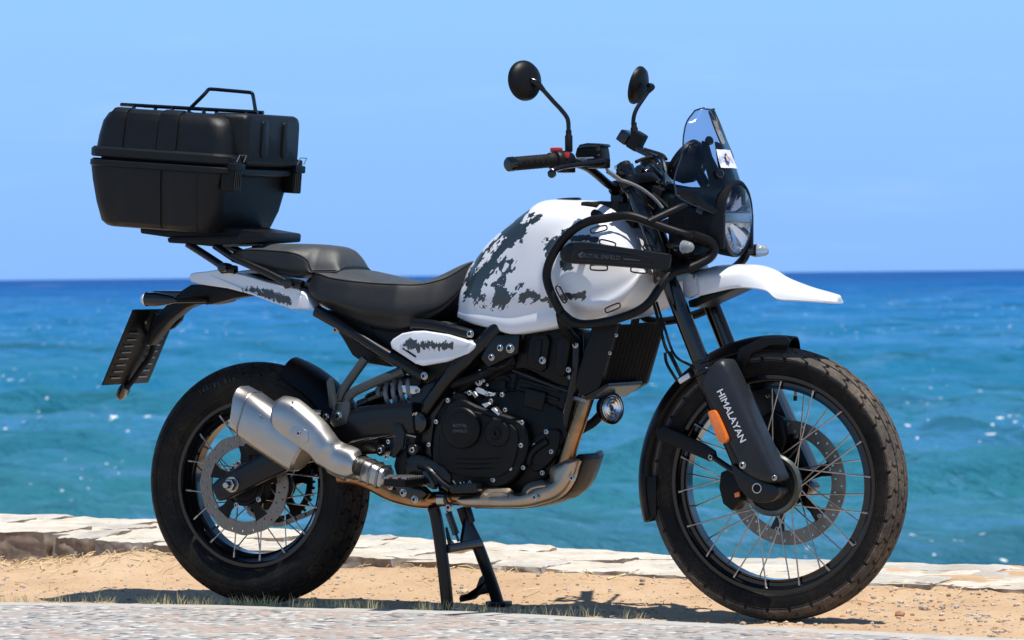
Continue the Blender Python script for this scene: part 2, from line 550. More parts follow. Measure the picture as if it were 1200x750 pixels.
# bottom patches, plus wave light and shade painted in as streaks with the swell
st = t.noise(t.mapped(v, (0.030, 0.13, 1), (0, 0, R(-26))), 1.0, 10, 0.82)
body = t.mix(t.m('MULTIPLY', t.smooth(st, 0.47, 0.60), 0.45), body, (0.065, 0.225, 0.500, 1))
st2 = t.noise(t.mapped(v, (0.035, 0.15, 1), (0, 0, R(-26)), (31, 7, 0)), 1.0, 10, 0.82)
body = t.mix(t.m('MULTIPLY', t.smooth(st2, 0.50, 0.62), 0.55), body, (0.006, 0.070, 0.085, 1))
st3 = t.noise(t.mapped(v, (0.30, 0.62, 1), (0, 0, R(-27)), (3, 17, 0)), 1.0, 8, 0.76)  # bright and dark sides of small waves, put into the colour
body = t.mix(t.m('MULTIPLY', t.smooth(st3, 0.53, 0.62), 0.40), body, (0.10, 0.260, 0.470, 1))
body = t.mix(t.m('MULTIPLY', t.smooth(st3, 0.46, 0.38), 0.55), body, (0.006, 0.075, 0.095, 1))
# foam flecks, and sparkling glints painted in as white specks
fo = t.noise(t.mapped(v, (4.4, 3.4, 1), (0, 0, R(-26))), 1.0, 2, 0.5)
fo2 = t.noise(t.mapped(v, (0.10, 0.22, 1), (0, 0, R(-26)), (5, 50, 0)), 1.0, 2, 0.5)
foam_glint = t.m('MULTIPLY', t.smooth(fo, 0.695, 0.73), t.smooth(fo2, 0.50, 0.60))
fw_ = t.noise(t.mapped(v, (0.018, 0.030, 1), (0, 0, R(-26)), (9, 3, 0)), 1.0, 3, 0.5)
foam_glint = t.m('MAXIMUM', foam_glint, t.m('MULTIPLY', t.smooth(fw_, 0.745, 0.77), t.smooth(off, 150, 300)))
t.set(t.b.inputs['Base Color'], t.mix(foam_glint, body, (0.85, 0.88, 0.9, 1)))
t.set(t.b.inputs['Roughness'], t.m('ADD', 0.22, t.m('MULTIPLY', foam_glint, 0.6)))
t.b.inputs['IOR'].default_value = 1.33
t.b.inputs['Specular IOR Level'].default_value = 0.0
rip = t.noise(t.mapped(v, (0.9, 2.0, 1), (0, 0, R(-26))), 1.0, 6, 0.65)
rip2 = t.noise(t.mapped(v, (4.0, 7.0, 1), (0, 0, R(-20))), 1.0, 4, 0.6)
nrm = t.bump(t.m('ADD', rip, t.m('MULTIPLY', rip2, 0.25)), 1.0, 0.45)
t.set(t.b.inputs['Normal'], nrm)
# wave backs mirror the sky, wave faces show the water's own colour
fac = t.n('LayerWeight', {'Blend': 0.5, 'Normal': nrm})
gls = t.n('BsdfGlossy', {'Color': (1, 1, 1, 1), 'Roughness': 0.15, 'Normal': nrm})
mxs = t.n('MixShader', {0: t.m('MULTIPLY', t.smooth(fac.outputs['Facing'], 0.70, 1.0), t.m('SUBTRACT', 0.52, t.m('MULTIPLY', t.smooth(off, 120, 700), 0.44))), 1: t.b.outputs[0], 2: gls.outputs[0]})
t.t.links.new(mxs.outputs[0], t.out.inputs[0])
MAT['sea_water'] = m

# ---- sea: one sheet from the wall's foot to the horizon, with swell
SEA = -1.6
rows = np.concatenate([np.linspace(2, 24, 10), np.geomspace(25, 700, 760), np.geomspace(720, 40000, 60)])
cols = np.concatenate([np.linspace(-0.6, -0.135, 40), np.linspace(-0.13, 0.13, 430), np.linspace(0.135, 0.6, 40)])
rng = np.random.default_rng(3)
waves = []
for i in range(84):
    lam = 10 ** rng.uniform(math.log10(0.55), math.log10(7.0))
    th = R(-22) + rng.normal(0, 0.60)
    waves.append((2 * math.pi / lam, th, rng.uniform(0, 6.28), 0.0090 * lam ** 0.78))
for i in range(8):
    lam = 10 ** rng.uniform(math.log10(12), math.log10(60.0))
    waves.append((2 * math.pi / lam, R(-24) + rng.normal(0, 0.35), rng.uniform(0, 6.28), 0.0045 * lam ** 0.85))
f2 = Vector((math.sin(YAW), math.cos(YAW)))
r2 = Vector((math.cos(YAW), -math.sin(YAW)))
dd, cc = np.meshgrid(rows, cols, indexing='ij')
X = CAM.x + f2.x * (dd + 10.5) + r2.x * cc * (dd + 14) * 1.6
Y = CAM.y + f2.y * (dd + 10.5) + r2.y * cc * (dd + 14) * 1.6
Zs = np.zeros_like(X)
for kk, th, ph, am in waves:
    dx, dy = math.sin(th), math.cos(th)
    s = np.sin((X * dx + Y * dy) * kk + ph + 0.5 * np.sin(0.21 * X - 0.1 * Y))
    spacing = np.gradient(rows)[:, None]
    fade = np.clip(1.4 - spacing * kk / 2.2, 0, 1)
    Zs += am * fade * (np.power((s + 1) / 2, 1.6) * 2 - 1)
nr, nc = X.shape
verts = np.stack([X, Y, Zs + SEA], -1).reshape(-1, 3)
ii = np.arange(nr * nc).reshape(nr, nc)
faces = np.stack([ii[:-1, :-1], ii[:-1, 1:], ii[1:, 1:], ii[1:, :-1]], -1).reshape(-1, 4)
me = bpy.data.meshes.new('sea')
me.from_pydata(verts.tolist(), [], faces.tolist())
me.materials.append(MAT['sea_water'])
me.polygons.foreach_set('use_smooth', [True] * len(me.polygons))
o = bpy.data.objects.new('sea', me)
C.objects.link(o)
struct(o)

# ---- sand strip
def sand_z(x, y):
    b = max(0.0, min(1.0, (y - 0.18) / 0.75))
    rise = 0.035 * b * b
    left = max(0.0, min(1.0, (-0.2 - x) / 1.0))
    h = rise * (1 - 0.4 * left)
    q = noise.noise(Vector((x * 2.1, y * 3.0, 0))) * 0.010 * (0.25 + b) + noise.noise(Vector((x * 7, y * 9, 3))) * 0.006 * (0.4 + b)
    rg = 0.55 + 0.9 * max(0.0, noise.noise(Vector((x * 1.7, y * 2.6, 8))) + 0.25)
    q += (noise.noise(Vector((x * 17, y * 19, 5))) * 0.0055 + noise.noise(Vector((x * 41, y * 44, 9))) * 0.0036) * rg
    mound = 0.050 * math.exp(-(((x + 0.92) / 0.30) ** 2 + ((y - 0.80) / 0.13) ** 2))
    mound += 0.018 * math.exp(-(((x - 0.10) / 0.5) ** 2 + ((y - 0.75) / 0.2) ** 2))
    return h + q + mound - 0.002
xs = np.concatenate([np.linspace(-14, -2.1, 30), np.arange(-2.05, 2.8, 0.0085), np.linspace(2.85, 16, 30)])
ys = np.concatenate([np.linspace(-0.62, -0.2, 12), np.arange(-0.19, 1.02, 0.0085), np.linspace(1.05, 1.6, 6)])
vv = [(x, y, sand_z(x, y)) for x in xs for y in ys]
ny = len(ys)
ff = [(i * ny + j, (i + 1) * ny + j, (i + 1) * ny + j + 1, i * ny + j + 1) for i in range(len(xs) - 1) for j in range(ny - 1)]
me = bpy.data.meshes.new('sand_ground')
me.from_pydata(vv, [], ff)
me.materials.append(MAT['sand'])
me.polygons.foreach_set('use_smooth', [True] * len(me.polygons))
o = bpy.data.objects.new('sand_ground', me)
C.objects.link(o)
struct(o)

# ---- pavement of exposed aggregate with a smooth concrete lip, slightly above the sand
EDGE = [(-16, -3.0), (-4, -0.75), (-2.0, -0.46), (-0.75, -0.335), (0.05, -0.19), (0.7, -0.155), (1.45, -0.27), (2.1, -0.38), (3.5, -0.55), (8, -1.1), (18, -2.2)]
SLAB = 0.014
def edge_y(x):
    for (a, b), (c, d) in zip(EDGE, EDGE[1:]):
        if a <= x <= c:
            return b + (d - b) * (x - a) / (c - a)
    return EDGE[-1][1]
ex = np.concatenate([np.linspace(-16, -1.6, 20), np.arange(-1.5, 3.2, 0.02), np.linspace(3.3, 18, 20)])
mb = MB()
lip, slab = [], []
prof = [(0.0, -0.03), (0.002, SLAB - 0.004), (-0.008, SLAB), (-0.10, SLAB + 0.001)]
rings = []
for x in ex:
    ey = edge_y(x) + noise.noise(Vector((x * 6, 0, 1))) * 0.008 + noise.noise(Vector((x * 30, 0, 2))) * 0.003
    rings.append([Vector((x, ey + a, z)) for a, z in prof])
mb.loft(rings, closed=False)
struct(mb.build('pavement_lip', 'concrete', None, sharp=60))
mb = MB()
inner = [r[-1] for r in rings]
mid = [Vector((x, edge_y(x) - 1.2, SLAB)) for x in ex]
far = [Vector((x, -40, SLAB)) for x in ex]
mb.loft([inner, mid, far], closed=False)
struct(mb.build('pavement', 'aggregate', None))

# ---- low sea wall: mortar bed with two and a half rows of cap stones
def top_z(x):
    return 0.038 + 0.085 * max(0.0, min(1.0, (0.75 - x) / 2.4)) + (0.0 if x < 1.6 else -0.004)
def wall_front(x):
    return 0.90 - 0.03 * (x + 1.4) if x > -1.4 else 0.90
def wall_back(x):
    return 1.50 - 0.015 * x
wall = empty('sea_wall', (0.4, 1.2, -1.7))
tag(wall, 'low sea wall of pale limestone slabs set in mortar along the shore', 'wall')
mb = MB()
wx = np.linspace(-14, 16, 120)
mb.loft([[Vector((x, wall_front(x) + 0.03, -0.3)), Vector((x, wall_front(x) + 0.03, top_z(x) - 0.022)), Vector((x, wall_back(x) - 0.03, top_z(x) - 0.022)), Vector((x, wall_back(x) + 0.25, -1.9)), Vector((x, wall_back(x) - 0.3, -1.9))] for x in wx])
mb.build('wall_core', ['wall_face'], wall)
# mortar bed: rough sheet just under the stones' tops
mb = MB()
mx_ = np.arange(-3.2, 4.6, 0.03)
rings = []
for x in mx_:
    a, b = wall_front(x) - 0.005, wall_back(x) + 0.005
    ring = [Vector((x, a + 0.020 + noise.noise(Vector((x * 9, 0, 0))) * 0.012, -0.05))]
    for k in range(15):
        y = a + 0.016 + (b - a - 0.016) * k / 14
        ring.append(Vector((x, y + (noise.noise(Vector((x * 9, k * 0.4, 0))) * 0.012), top_z(x) - 0.001 + noise.noise(Vector((x * 8, y * 8, 2))) * 0.008 + noise.noise(Vector((x * 30, y * 30, 4))) * 0.005)))
    ring.append(Vector((x, b, -0.4)))
    rings.append(ring)
mb.loft(rings, closed=False)
mb.build('mortar_bed', 'mortar', wall, sharp=70)

def stone(x0, x1, y0, y1, zt, h, seed, mats, rough=1.0, tilt=(0, 0), crack=0):
    """one irregular slab: subdivided block with worn edges"""
    rnd = random.Random(seed)
    nx = max(4, int((x1 - x0) / 0.03))
    nyy = max(4, int((y1 - y0) / 0.03))
    nz = 3
    bm = bmesh.new()
    bmesh.ops.create_cube(bm, size=1)
    cut = 13
    bmesh.ops.subdivide_edges(bm, edges=bm.edges, cuts=cut, use_grid_fill=True)
    sx, sy = x1 - x0, y1 - y0
    j = [(rnd.uniform(-1, 1) * min(sx, sy) * 0.10, rnd.uniform(-1, 1) * min(sx, sy) * 0.10) for _ in range(4)]
    s0 = Vector((seed * 3.7, seed * 1.3, seed))
    for vtx in bm.verts:
        p = vtx.co * 2
        r = max(abs(p.x), abs(p.y))
        # superellipse-rounded corners in plan
        u, w_ = (p.x + 1) / 2, (p.y + 1) / 2
        cx = j[0][0] * (1 - u) * (1 - w_) + j[1][0] * u * (1 - w_) + j[2][0] * u * w_ + j[3][0] * (1 - u) * w_
        cy = j[0][1] * (1 - u) * (1 - w_) + j[1][1] * u * (1 - w_) + j[2][1] * u * w_ + j[3][1] * (1 - u) * w_
        x = (x0 + x1) / 2 + p.x * sx / 2 + cx
        y = (y0 + y1) / 2 + p.y * sy / 2 + cy
        z = zt + (p.z - 1) * h / 2
        if p.z > 0.9:
            z += p.x * tilt[0] + p.y * tilt[1]
            if r > 0.9:
                z -= 0.007
        q = Vector((x * 6, y * 6, z * 6)) + s0
        d = Vector((noise.noise(q), noise.noise(q + Vector((9, 3, 1))), noise.noise(q + Vector((2, 7, 5)))))
        q2 = q * 4
        e = Vector((noise.noise(q2), noise.noise(q2 + Vector((9, 3, 1))), noise.noise(q2 + Vector((2, 7, 5)))))
        g3 = noise.noise(q * 11)
        vtx.co = Vector((x, y, z)) + Vector((d.x * 0.012, d.y * 0.024, d.z * 0.007)) * rough + Vector((e.x * 0.010, e.y * 0.012, e.z * 0.0035)) * rough + Vector((0, g3 * 0.006, g3 * 0.0025))
    bmesh.ops.recalc_face_normals(bm, faces=bm.faces)
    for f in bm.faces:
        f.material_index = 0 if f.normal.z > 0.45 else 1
    me = bpy.data.meshes.new('cap_stone')
    bm.to_mesh(me)
    bm.free()
    for k in mats:
        me.materials.append(MAT[k])
    return link('cap_stone', me, wall, 50)
rnd = random.Random(5)
sid = 1
# front row: joints read off the photograph along the wall's foot
front = [-3.1, -2.75, -2.35, -2.05, -1.80, -1.24, -1.05, -0.86, -0.60, -0.30, -0.02, 0.26, 0.47, 0.72, 1.06, 1.30, 1.66, 1.95, 2.30, 2.62, 3.0, 3.4]
for a, b in zip(front, front[1:]):
    xm = (a + b) / 2
    zt = top_z(xm) + rnd.uniform(0.001, 0.004)
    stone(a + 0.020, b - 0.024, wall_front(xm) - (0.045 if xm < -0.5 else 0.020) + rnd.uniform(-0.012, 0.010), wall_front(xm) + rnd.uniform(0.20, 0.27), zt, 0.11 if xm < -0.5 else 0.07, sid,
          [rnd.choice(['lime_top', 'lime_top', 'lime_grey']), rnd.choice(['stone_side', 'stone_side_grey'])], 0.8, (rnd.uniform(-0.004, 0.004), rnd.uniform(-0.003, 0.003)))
    sid += 1
for rowi, (ya, yb) in enumerate(((0.27, 0.44), (0.45, 0.61))):
    x = -3.2
    while x < 3.6:
        w = rnd.uniform(0.24, 0.58)
        xm = x + w / 2
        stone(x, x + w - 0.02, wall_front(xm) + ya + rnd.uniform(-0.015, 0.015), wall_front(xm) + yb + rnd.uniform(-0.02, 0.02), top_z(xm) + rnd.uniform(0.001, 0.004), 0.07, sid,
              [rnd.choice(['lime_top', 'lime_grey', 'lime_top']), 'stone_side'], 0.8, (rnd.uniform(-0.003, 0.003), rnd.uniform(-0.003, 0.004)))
        sid += 1
        x += w
# ================================================================== THE MOTORCYCLE
moto = empty('motorcycle', (0.7, 0, 0))
tag(moto, 'white and dark camouflage adventure motorcycle parked on its centre stand on sand', 'motorcycle')
YAX = Vector((0, -1, 0))                                   # towards the near (right) side

def bolt_mesh():
    mb = MB()
    mb.lathe([(1.0, 0), (1.0, 0.10), (0.92, 0.16), (0.74, 0.18), (0.72, 0.50), (0.62, 0.60), (0.42, 0.61)], (0, 0, 0), YAX, 18, caps=False)
    mb.cur = 1
    mb.lathe([(0.42, 0.61), (0.40, 0.30), (0.02, 0.30)], (0, 0, 0), YAX, 6, caps=False)
    me_o = mb.build('bolt', ['steel', 'bolt_recess'], None, sharp=25)
    me = me_o.data
    bpy.data.objects.remove(me_o)
    return me
_bolt = bolt_mesh()
_bolt_dark = _bolt.copy()
_bolt_dark.materials.clear()
_bolt_dark.materials.append(MAT['black_gloss'])
def bolt(p, r, parent, dark=False, ax=None, name='bolt'):
    o = bpy.data.objects.new(name, _bolt_dark if dark else _bolt)
    C.objects.link(o)
    put(o, p, parent)
    o.scale = (r, r, r)
    if ax is not None:
        o.rotation_euler = Vector((0, -1, 0)).rotation_difference(Vector(ax).normalized()).to_euler()
    return o
_rod = None
def rod(name, a, b, r, m, parent):
    """straight round rod; every rod of a material shares one mesh"""
    key = 'rod_' + m
    if key not in bpy.data.meshes:
        mb = MB()
        mb.lathe([(1, -0.5), (1, 0.5)], (0, 0, 0), (0, 0, 1), 8)
        o = mb.build(key, m, None)
        o.data.name = key
        bpy.data.objects.remove(o)
    me = bpy.data.meshes[key]
    o = bpy.data.objects.new(name, me)
    C.objects.link(o)
    a, b = Vector(a), Vector(b)
    put(o, (a + b) / 2, parent)
    o.rotation_euler = (b - a).to_track_quat('Z', 'Y').to_euler()
    o.scale = (r, r, (b - a).length)
    return o

def ringprof(pts):                                          # closed cross-section swept round the axle
    return pts + [pts[0]]
def sweep_ring(mb, prof, c, seg=96):
    """prof: (y, r) closed section"""
    rings = []
    for k in range(seg + 1):
        a = 2 * math.pi * (k % seg) / seg
        rings.append([Vector((c.x + r * math.cos(a), c.y + y, c.z + r * math.sin(a))) for y, r in prof])
    n = len(prof)
    vs = [p for r in rings[:-1] for p in r]
    fs = []
    for i in range(seg):
        j2 = (i + 1) % seg
        for j in range(n):
            k = (j + 1) % n
            fs.append((i * n + j, i * n + k, j2 * n + k, j2 * n + j))
    mb.add(vs, fs)
    return mb

def wheel(name, c, Rt, wt, rimr, rimw, lanes, nblk, front):
    # rim
    mb = MB()
    h = rimw / 2
    prof = [(-h, rimr), (-h, rimr + 0.010), (-h + 0.008, rimr + 0.012), (-h + 0.016, rimr - 0.004), (-0.02, rimr - 0.018), (0.02, rimr - 0.018), (h - 0.016, rimr - 0.004), (h - 0.008, rimr + 0.012), (h, rimr + 0.010), (h, rimr), (h - 0.006, rimr - 0.006), (h - 0.02, rimr - 0.010), (0.018, rimr - 0.026), (-0.018, rimr - 0.026), (-h + 0.02, rimr - 0.010), (-h + 0.006, rimr - 0.006)]
    sweep_ring(mb, prof, c)
    rim = mb.build(name, 'black_gloss', moto, sharp=40)
    rim['label'] = ('spoked front wheel with black rim and dusty block tread' if front else 'spoked rear wheel with black rim and wide tyre')
    # tyre carcass
    w = wt / 2
    H = Rt - rimr
    tb = 0.0085 if front else 0.007
    sec = [(-h + 0.004, rimr + 0.006), (-h - 0.004, rimr + 0.012), (-w * 0.92, rimr + H * 0.26), (-w, rimr + H * 0.48), (-w * 0.985, rimr + H * 0.60), (-w * 0.93, rimr + H * 0.70)]
    tre = []
    for k in range(9):
        y = -0.9 * w + 1.8 * w * k / 8
        tre.append((y, Rt - tb - (0.062 / 0.09) * w * 0.62 * abs(y / (0.9 * w)) ** 2.2))
    sec2 = [(-y, r) for y, r in reversed(sec)]
    sweep_ring(MB_t := MB(), sec + tre + sec2 + [(h - 0.02, rimr + 0.008), (-h + 0.02, rimr + 0.008)], c, 120)
    MB_t.build('tyre', 'tyre_rubber', rim, sharp=60)
    # sidewall ribs
    mb = MB()
    for rr in (rimr + H * 0.20, rimr + H * 0.60):
        yy = -w * (0.86 if rr < rimr + H * 0.4 else 0.985)
        for sgn in (1, -1):
            sweep_ring(mb, [(sgn * (yy - 0.0012), rr - 0.0015), (sgn * (yy - 0.0012), rr + 0.0015), (sgn * (yy + 0.003), rr + 0.002), (sgn * (yy + 0.003), rr - 0.002)], c, 120)
    mb.build('sidewall_rib', 'tyre_rubber', rim)
    # tread blocks, raised on the carcass
    def tp(y, a, lift):
        r = Rt - tb - (0.062 / 0.09) * w * 0.62 * abs(y / (0.9 * w)) ** 2.2 + lift
        return Vector((c.x + r * math.cos(a), c.y + y * (1 + lift * 3), c.z + r * math.sin(a)))
    mb = MB()
    step = 2 * math.pi / nblk
    g = (0.0055 if front else 0.0034) / Rt
    for i in range(nblk):
        a0 = i * step
        for lane in lanes:
            (y0, y1, s0, s1, off, half) = lane
            # outline with a kinked leading and trailing edge
            n = 4
            reps = 2 if half else 1
            for rp in range(reps):
                b0 = a0 + off * step + rp * step / reps + g
                b1 = a0 + off * step + (rp + 1) * step / reps - g
                grid0, grid1 = [], []
                for q in range(n + 1):
                    y = (y0 + (y1 - y0) * q / n) * w
                    f = q / n
                    kink = s0 + (s1 - s0) * f + (0.22 if (q in (2,)) else 0.0)
                    grid0.append([(y, b0 + kink * step + (b1 - b0) * m_ / 3) for m_ in range(4)])
                vs, fs = [], []
                for row in grid0:
                    for (y, a) in row:
                        vs.append(tp(y, a, tb))
                for row in grid0:
                    for (y, a) in row:
                        vs.append(tp(y, a, -0.001))
                W4, NN = 4, (n + 1) * 4
                for q in range(n):
                    for m_ in range(3):
                        i0 = q * W4 + m_
                        fs.append((i0, i0 + 1, i0 + W4 + 1, i0 + W4))
                for m_ in range(3):
                    fs.append((m_, m_ + NN, m_ + 1 + NN, m_ + 1))
                    e = n * W4 + m_
                    fs.append((e, e + 1, e + 1 + NN, e + NN))
                for q in range(n):
                    e = q * W4
                    fs.append((e, e + W4, e + W4 + NN, e + NN))
                    e = q * W4 + 3
                    fs.append((e, e + NN, e + W4 + NN, e + W4))
                mb.add(vs, fs)
    tr = mb.build('tread', 'tread_rubber' if front else 'tread_dark', rim, sharp=30)
    return rim

FC = P(911, 567, 0)
RC = P(304, 566, 0)
fw_lanes = [(-0.20, 0.20, 0.0, 0.25, 0.0, False), (-0.60, -0.27, 0.1, 0.42, 0.1, False), (-1.0, -0.67, 0.0, 0.25, 0.55, False), (0.27, 0.60, 0.42, 0.1, 0.6, False), (0.67, 1.0, 0.25, 0.0, 0.2, False)]
rw_lanes = [(-0.22, 0.22, 0.0, 0.3, 0.0, False), (-0.60, -0.28, 0.1, 0.35, 0.2, False), (-0.92, -0.65, 0.0, 0.25, 0.6, False), (0.28, 0.60, 0.35, 0.1, 0.7, False), (0.65, 0.92, 0.25, 0.0, 0.1, False)]
fwheel = wheel('front_wheel', FC, 0.348, 0.094, 0.268, 0.068, fw_lanes, 33, True)
rwheel = wheel('rear_wheel', RC, 0.328, 0.146, 0.216, 0.104, rw_lanes, 34, False)

def disc(name, c, y, ro, ri, th, nh, parent, m='disc_steel', wave=0, spokes=5, ci=None):
    """drilled brake disc: a ring with real holes, plus a carrier"""
    mb = MB()
    seg = nh * 8
    mid = (ro + ri) / 2
    # ring made of a band with rows of hexagon-ish holes left open
    dr = ro - ri
    rad = [ri, ri + dr * 0.20, ri + dr * 0.38, ri + dr * 0.62, ri + dr * 0.80, ro]
    for side in (-1, 1):
        vs, fs = [], []
        for k in range(seg):
            a = 2 * math.pi * k / seg
            for q, r in enumerate(rad):
                if q == 5 and wave:
                    r = ro + wave * math.cos(a * nh / 2)
                vs.append(Vector((c.x + r * math.cos(a), c.y + y + side * th / 2, c.z + r * math.sin(a))))
        for k in range(seg):
            k2 = (k + 1) % seg
            for q in range(5):
                hole = (q == 1 and k % 8 == 2) or (q == 3 and k % 8 == 6)
                if not hole:
                    fs.append((k * 6 + q, k * 6 + q + 1, k2 * 6 + q + 1, k2 * 6 + q))
        mb.add(vs, fs)
    n = seg * 6
    o = len(mb.v) - 2 * n
    fs = []
    for k in range(seg):
        k2 = (k + 1) % seg
        fs.append((o + k * 6, o + k2 * 6, o + n + k2 * 6, o + n + k * 6))
        fs.append((o + k * 6 + 5, o + n + k * 6 + 5, o + n + k2 * 6 + 5, o + k2 * 6 + 5))
        for kk_, b_ in ((2, 1), (6, 3)):
            if k % 8 != kk_:
                continue
            for (p_, q_) in (((k, b_), (k, b_ + 1)), ((k2, b_), (k2, b_ + 1)), ((k, b_), (k2, b_)), ((k, b_ + 1), (k2, b_ + 1))):
                i1, i2 = o + p_[0] * 6 + p_[1], o + q_[0] * 6 + q_[1]
                fs.append((i1, i2, i2 + n, i1 + n))
    mb.f += fs
    mb.mi += [0] * len(fs)
    d = mb.build(name, m, parent, sharp=30)
    return d
def carrier(name, c, y, r0, r1, n, th, m, parent, rot=0, wid=0.35):
    """spider of arms between hub and disc, with open windows"""
    mb = MB()
    sweep_ring(mb, [(y - th / 2, r0), (y - th / 2, r0 + 0.012), (y + th / 2, r0 + 0.012), (y + th / 2, r0)], c, 48)
    for k in range(n):
        a = rot + 2 * math.pi * k / n
        hw = wid * math.pi / n
        pts = []
        for (r, s) in ((r0 + 0.008, -1.3), (r1 * 0.6 + r0 * 0.4, -0.8), (r1, -1.0), (r1, 1.0), (r1 * 0.6 + r0 * 0.4, 0.8), (r0 + 0.008, 1.3)):
            aa = a + s * hw
            pts.append(Vector((c.x + r * math.cos(aa), c.y + y - th / 2, c.z + r * math.sin(aa))))
        mb.prism(pts, c.y + y + th / 2)
    return mb.build(name, m, parent, bevel=0.001, seg=1)

# --- front hub, disc, spokes
mb = MB()
mb.lathe([(0.010, -0.06), (0.030, -0.06), (0.034, -0.048), (0.060, -0.044), (0.0745, -0.040), (0.0765, -0.034), (0.0745, -0.026), (0.058, -0.022), (0.034, -0.012), (0.030, 0.02), (0.040, 0.036), (0.052, 0.044), (0.052, 0.052), (0.02, 0.058), (0.01, 0.06)], FC, (0, 1, 0), 48)
mb.build('hub', 'engine_black', fwheel, sharp=30)
mb = MB()
sweep_ring(mb, [(-0.046, 0.066), (-0.047, 0.075), (-0.040, 0.080), (-0.028, 0.079), (-0.026, 0.070)], FC, 64)
mb.build('hub_flange', 'hub_olive', fwheel, sharp=40)
mb = MB()
for k in range(18):
    a = 2 * math.pi * k / 18
    for s in (0.066, 0.055):
        mb.box(Vector((FC.x + s * math.cos(a + (0.17 if s < 0.06 else 0)), FC.y - 0.043, FC.z + s * math.sin(a + (0.17 if s < 0.06 else 0)))), 0.005, 0.006, 0.005)
mb.build('spoke_seat', 'black_paint', fwheel, bevel=0.001, seg=1)
fd = disc('brake_disc', FC, 0.066, 0.160, 0.122, 0.005, 24, fwheel)
carrier('disc_carrier', FC, 0.066, 0.050, 0.127, 6, 0.006, 'black_paint', fwheel, 0.3, 0.30)
for k in range(6):
    a = 0.3 + 2 * math.pi * k / 6
    bolt(Vector((FC.x + 0.122 * math.cos(a), 0.060, FC.z + 0.122 * math.sin(a))), 0.006, fwheel)
def spokes(c, rim, n, rh_near, y_near, rh_far, y_far, rr, hw, twist):
    for k in range(n):
        near = k % 2 == 0
        sg = 1 if (k // 2) % 2 == 0 else -1
        ar = 2 * math.pi * (k + 0.5) / n
        rh, yh = (rh_near, y_near) if near else (rh_far, y_far)
        ah = ar + sg * twist
        p1 = Vector((c.x + rh * math.cos(ah), c.y + yh, c.z + rh * math.sin(ah)))
        p2 = Vector((c.x + rr * math.cos(ar), c.y + (-hw if near else hw), c.z + rr * math.sin(ar)))
        s = rod('spoke', p1, p2, 0.0019, 'spoke_steel', rim)
        rod('spoke_nipple', p2 + (p2 - p1).normalized() * 0.006, p2 - (p2 - p1).normalized() * 0.012, 0.0034, 'spoke_steel', rim)
spokes(FC, fwheel, 36, 0.066, -0.036, 0.046, 0.045, 0.262, 0.026, 0.62)
# valve
rod('valve_stem', Q('K', 412, 160, 0), Q('K', 412, 183, 0), 0.004, 'tan_print', fwheel)
rod('valve_cap', Q('K', 412, 180, 0), Q('K', 411, 192, 0), 0.0052, 'black_plastic', fwheel)

# --- rear hub, disc, sprocket, spokes
mb = MB()
mb.lathe([(0.012, -0.085), (0.045, -0.085), (0.050, -0.070), (0.040, -0.055), (0.062, -0.045), (0.066, -0.036), (0.05, -0.03), (0.042, 0.0), (0.05, 0.035), (0.075, 0.040), (0.078, 0.05), (0.07, 0.07), (0.03, 0.075)], RC, (0, 1, 0), 40)
mb.build('hub', 'engine_black', rwheel, sharp=30)
disc('brake_disc', RC, -0.082, 0.135, 0.100, 0.005, 24, rwheel, wave=0.0015)
carrier('disc_carrier', RC, -0.082, 0.046, 0.106, 5, 0.006, 'engine_black', rwheel, 0.25, 0.34)
for k in range(5):
    a = 0.25 + 2 * math.pi * k / 5 + 0.3
    bolt(Vector((RC.x + 0.060 * math.cos(a), -0.088, RC.z + 0.060 * math.sin(a))), 0.0075, rwheel)
sp = MB()
sweep_ring(sp, [(0.092, 0.095), (0.092, 0.112), (0.098, 0.112), (0.098, 0.095)], RC, 60)
for k in range(43):
    a = 2 * math.pi * k / 43
    sp.box(RC + Vector((0.115 * math.cos(a), 0.095, 0.115 * math.sin(a))), 0.008, 0.005, 0.007, Matrix.Rotation(-a, 3, 'Y'))
sp.build('sprocket', 'engine_black', rwheel)
carrier('sprocket_carrier', RC, 0.095, 0.05, 0.099, 6, 0.006, 'engine_black', rwheel, 0.1, 0.34)
spokes(RC, rwheel, 32, 0.056, -0.042, 0.070, 0.044, 0.206, 0.038, 0.55)

# --- chain run on the far side
ch = MB()
pA, pB = Vector((RC.x, 0.095, RC.z)), Vector((0.50, 0.095, 0.43))
path = []
for k in range(15):
    a = R(82) + R(195) * k / 14
    path.append(pA + Vector((math.cos(a), 0, math.sin(a))) * 0.119)
for k in range(9):
    a = R(277) + R(165) * k / 8
    path.append(pB + Vector((math.cos(a), 0, math.sin(a))) * 0.036)
loop = []
tot = path + [path[0]]
for a, b in zip(tot, tot[1:]):
    n = max(1, int((b - a).length / 0.0159))
    for k in range(n):
        loop.append(a + (b - a) * k / n)
for i, p in enumerate(loop):
    q = loop[(i + 1) % len(loop)]
    d = (q - p).normalized()
    ang = math.atan2(d.z, d.x)
    for s in (-1, 1):
        ch.box((p + q) / 2 + Vector((0, s * (0.006 if i % 2 else 0.009), 0)), 0.019, 0.002, 0.012, Matrix.Rotation(-ang, 3, 'Y'))
    ch.lathe([(0.005, -0.007), (0.005, 0.007)], p, (0, 1, 0), 6)
ch.build('drive_chain', 'brushed_dark', moto)

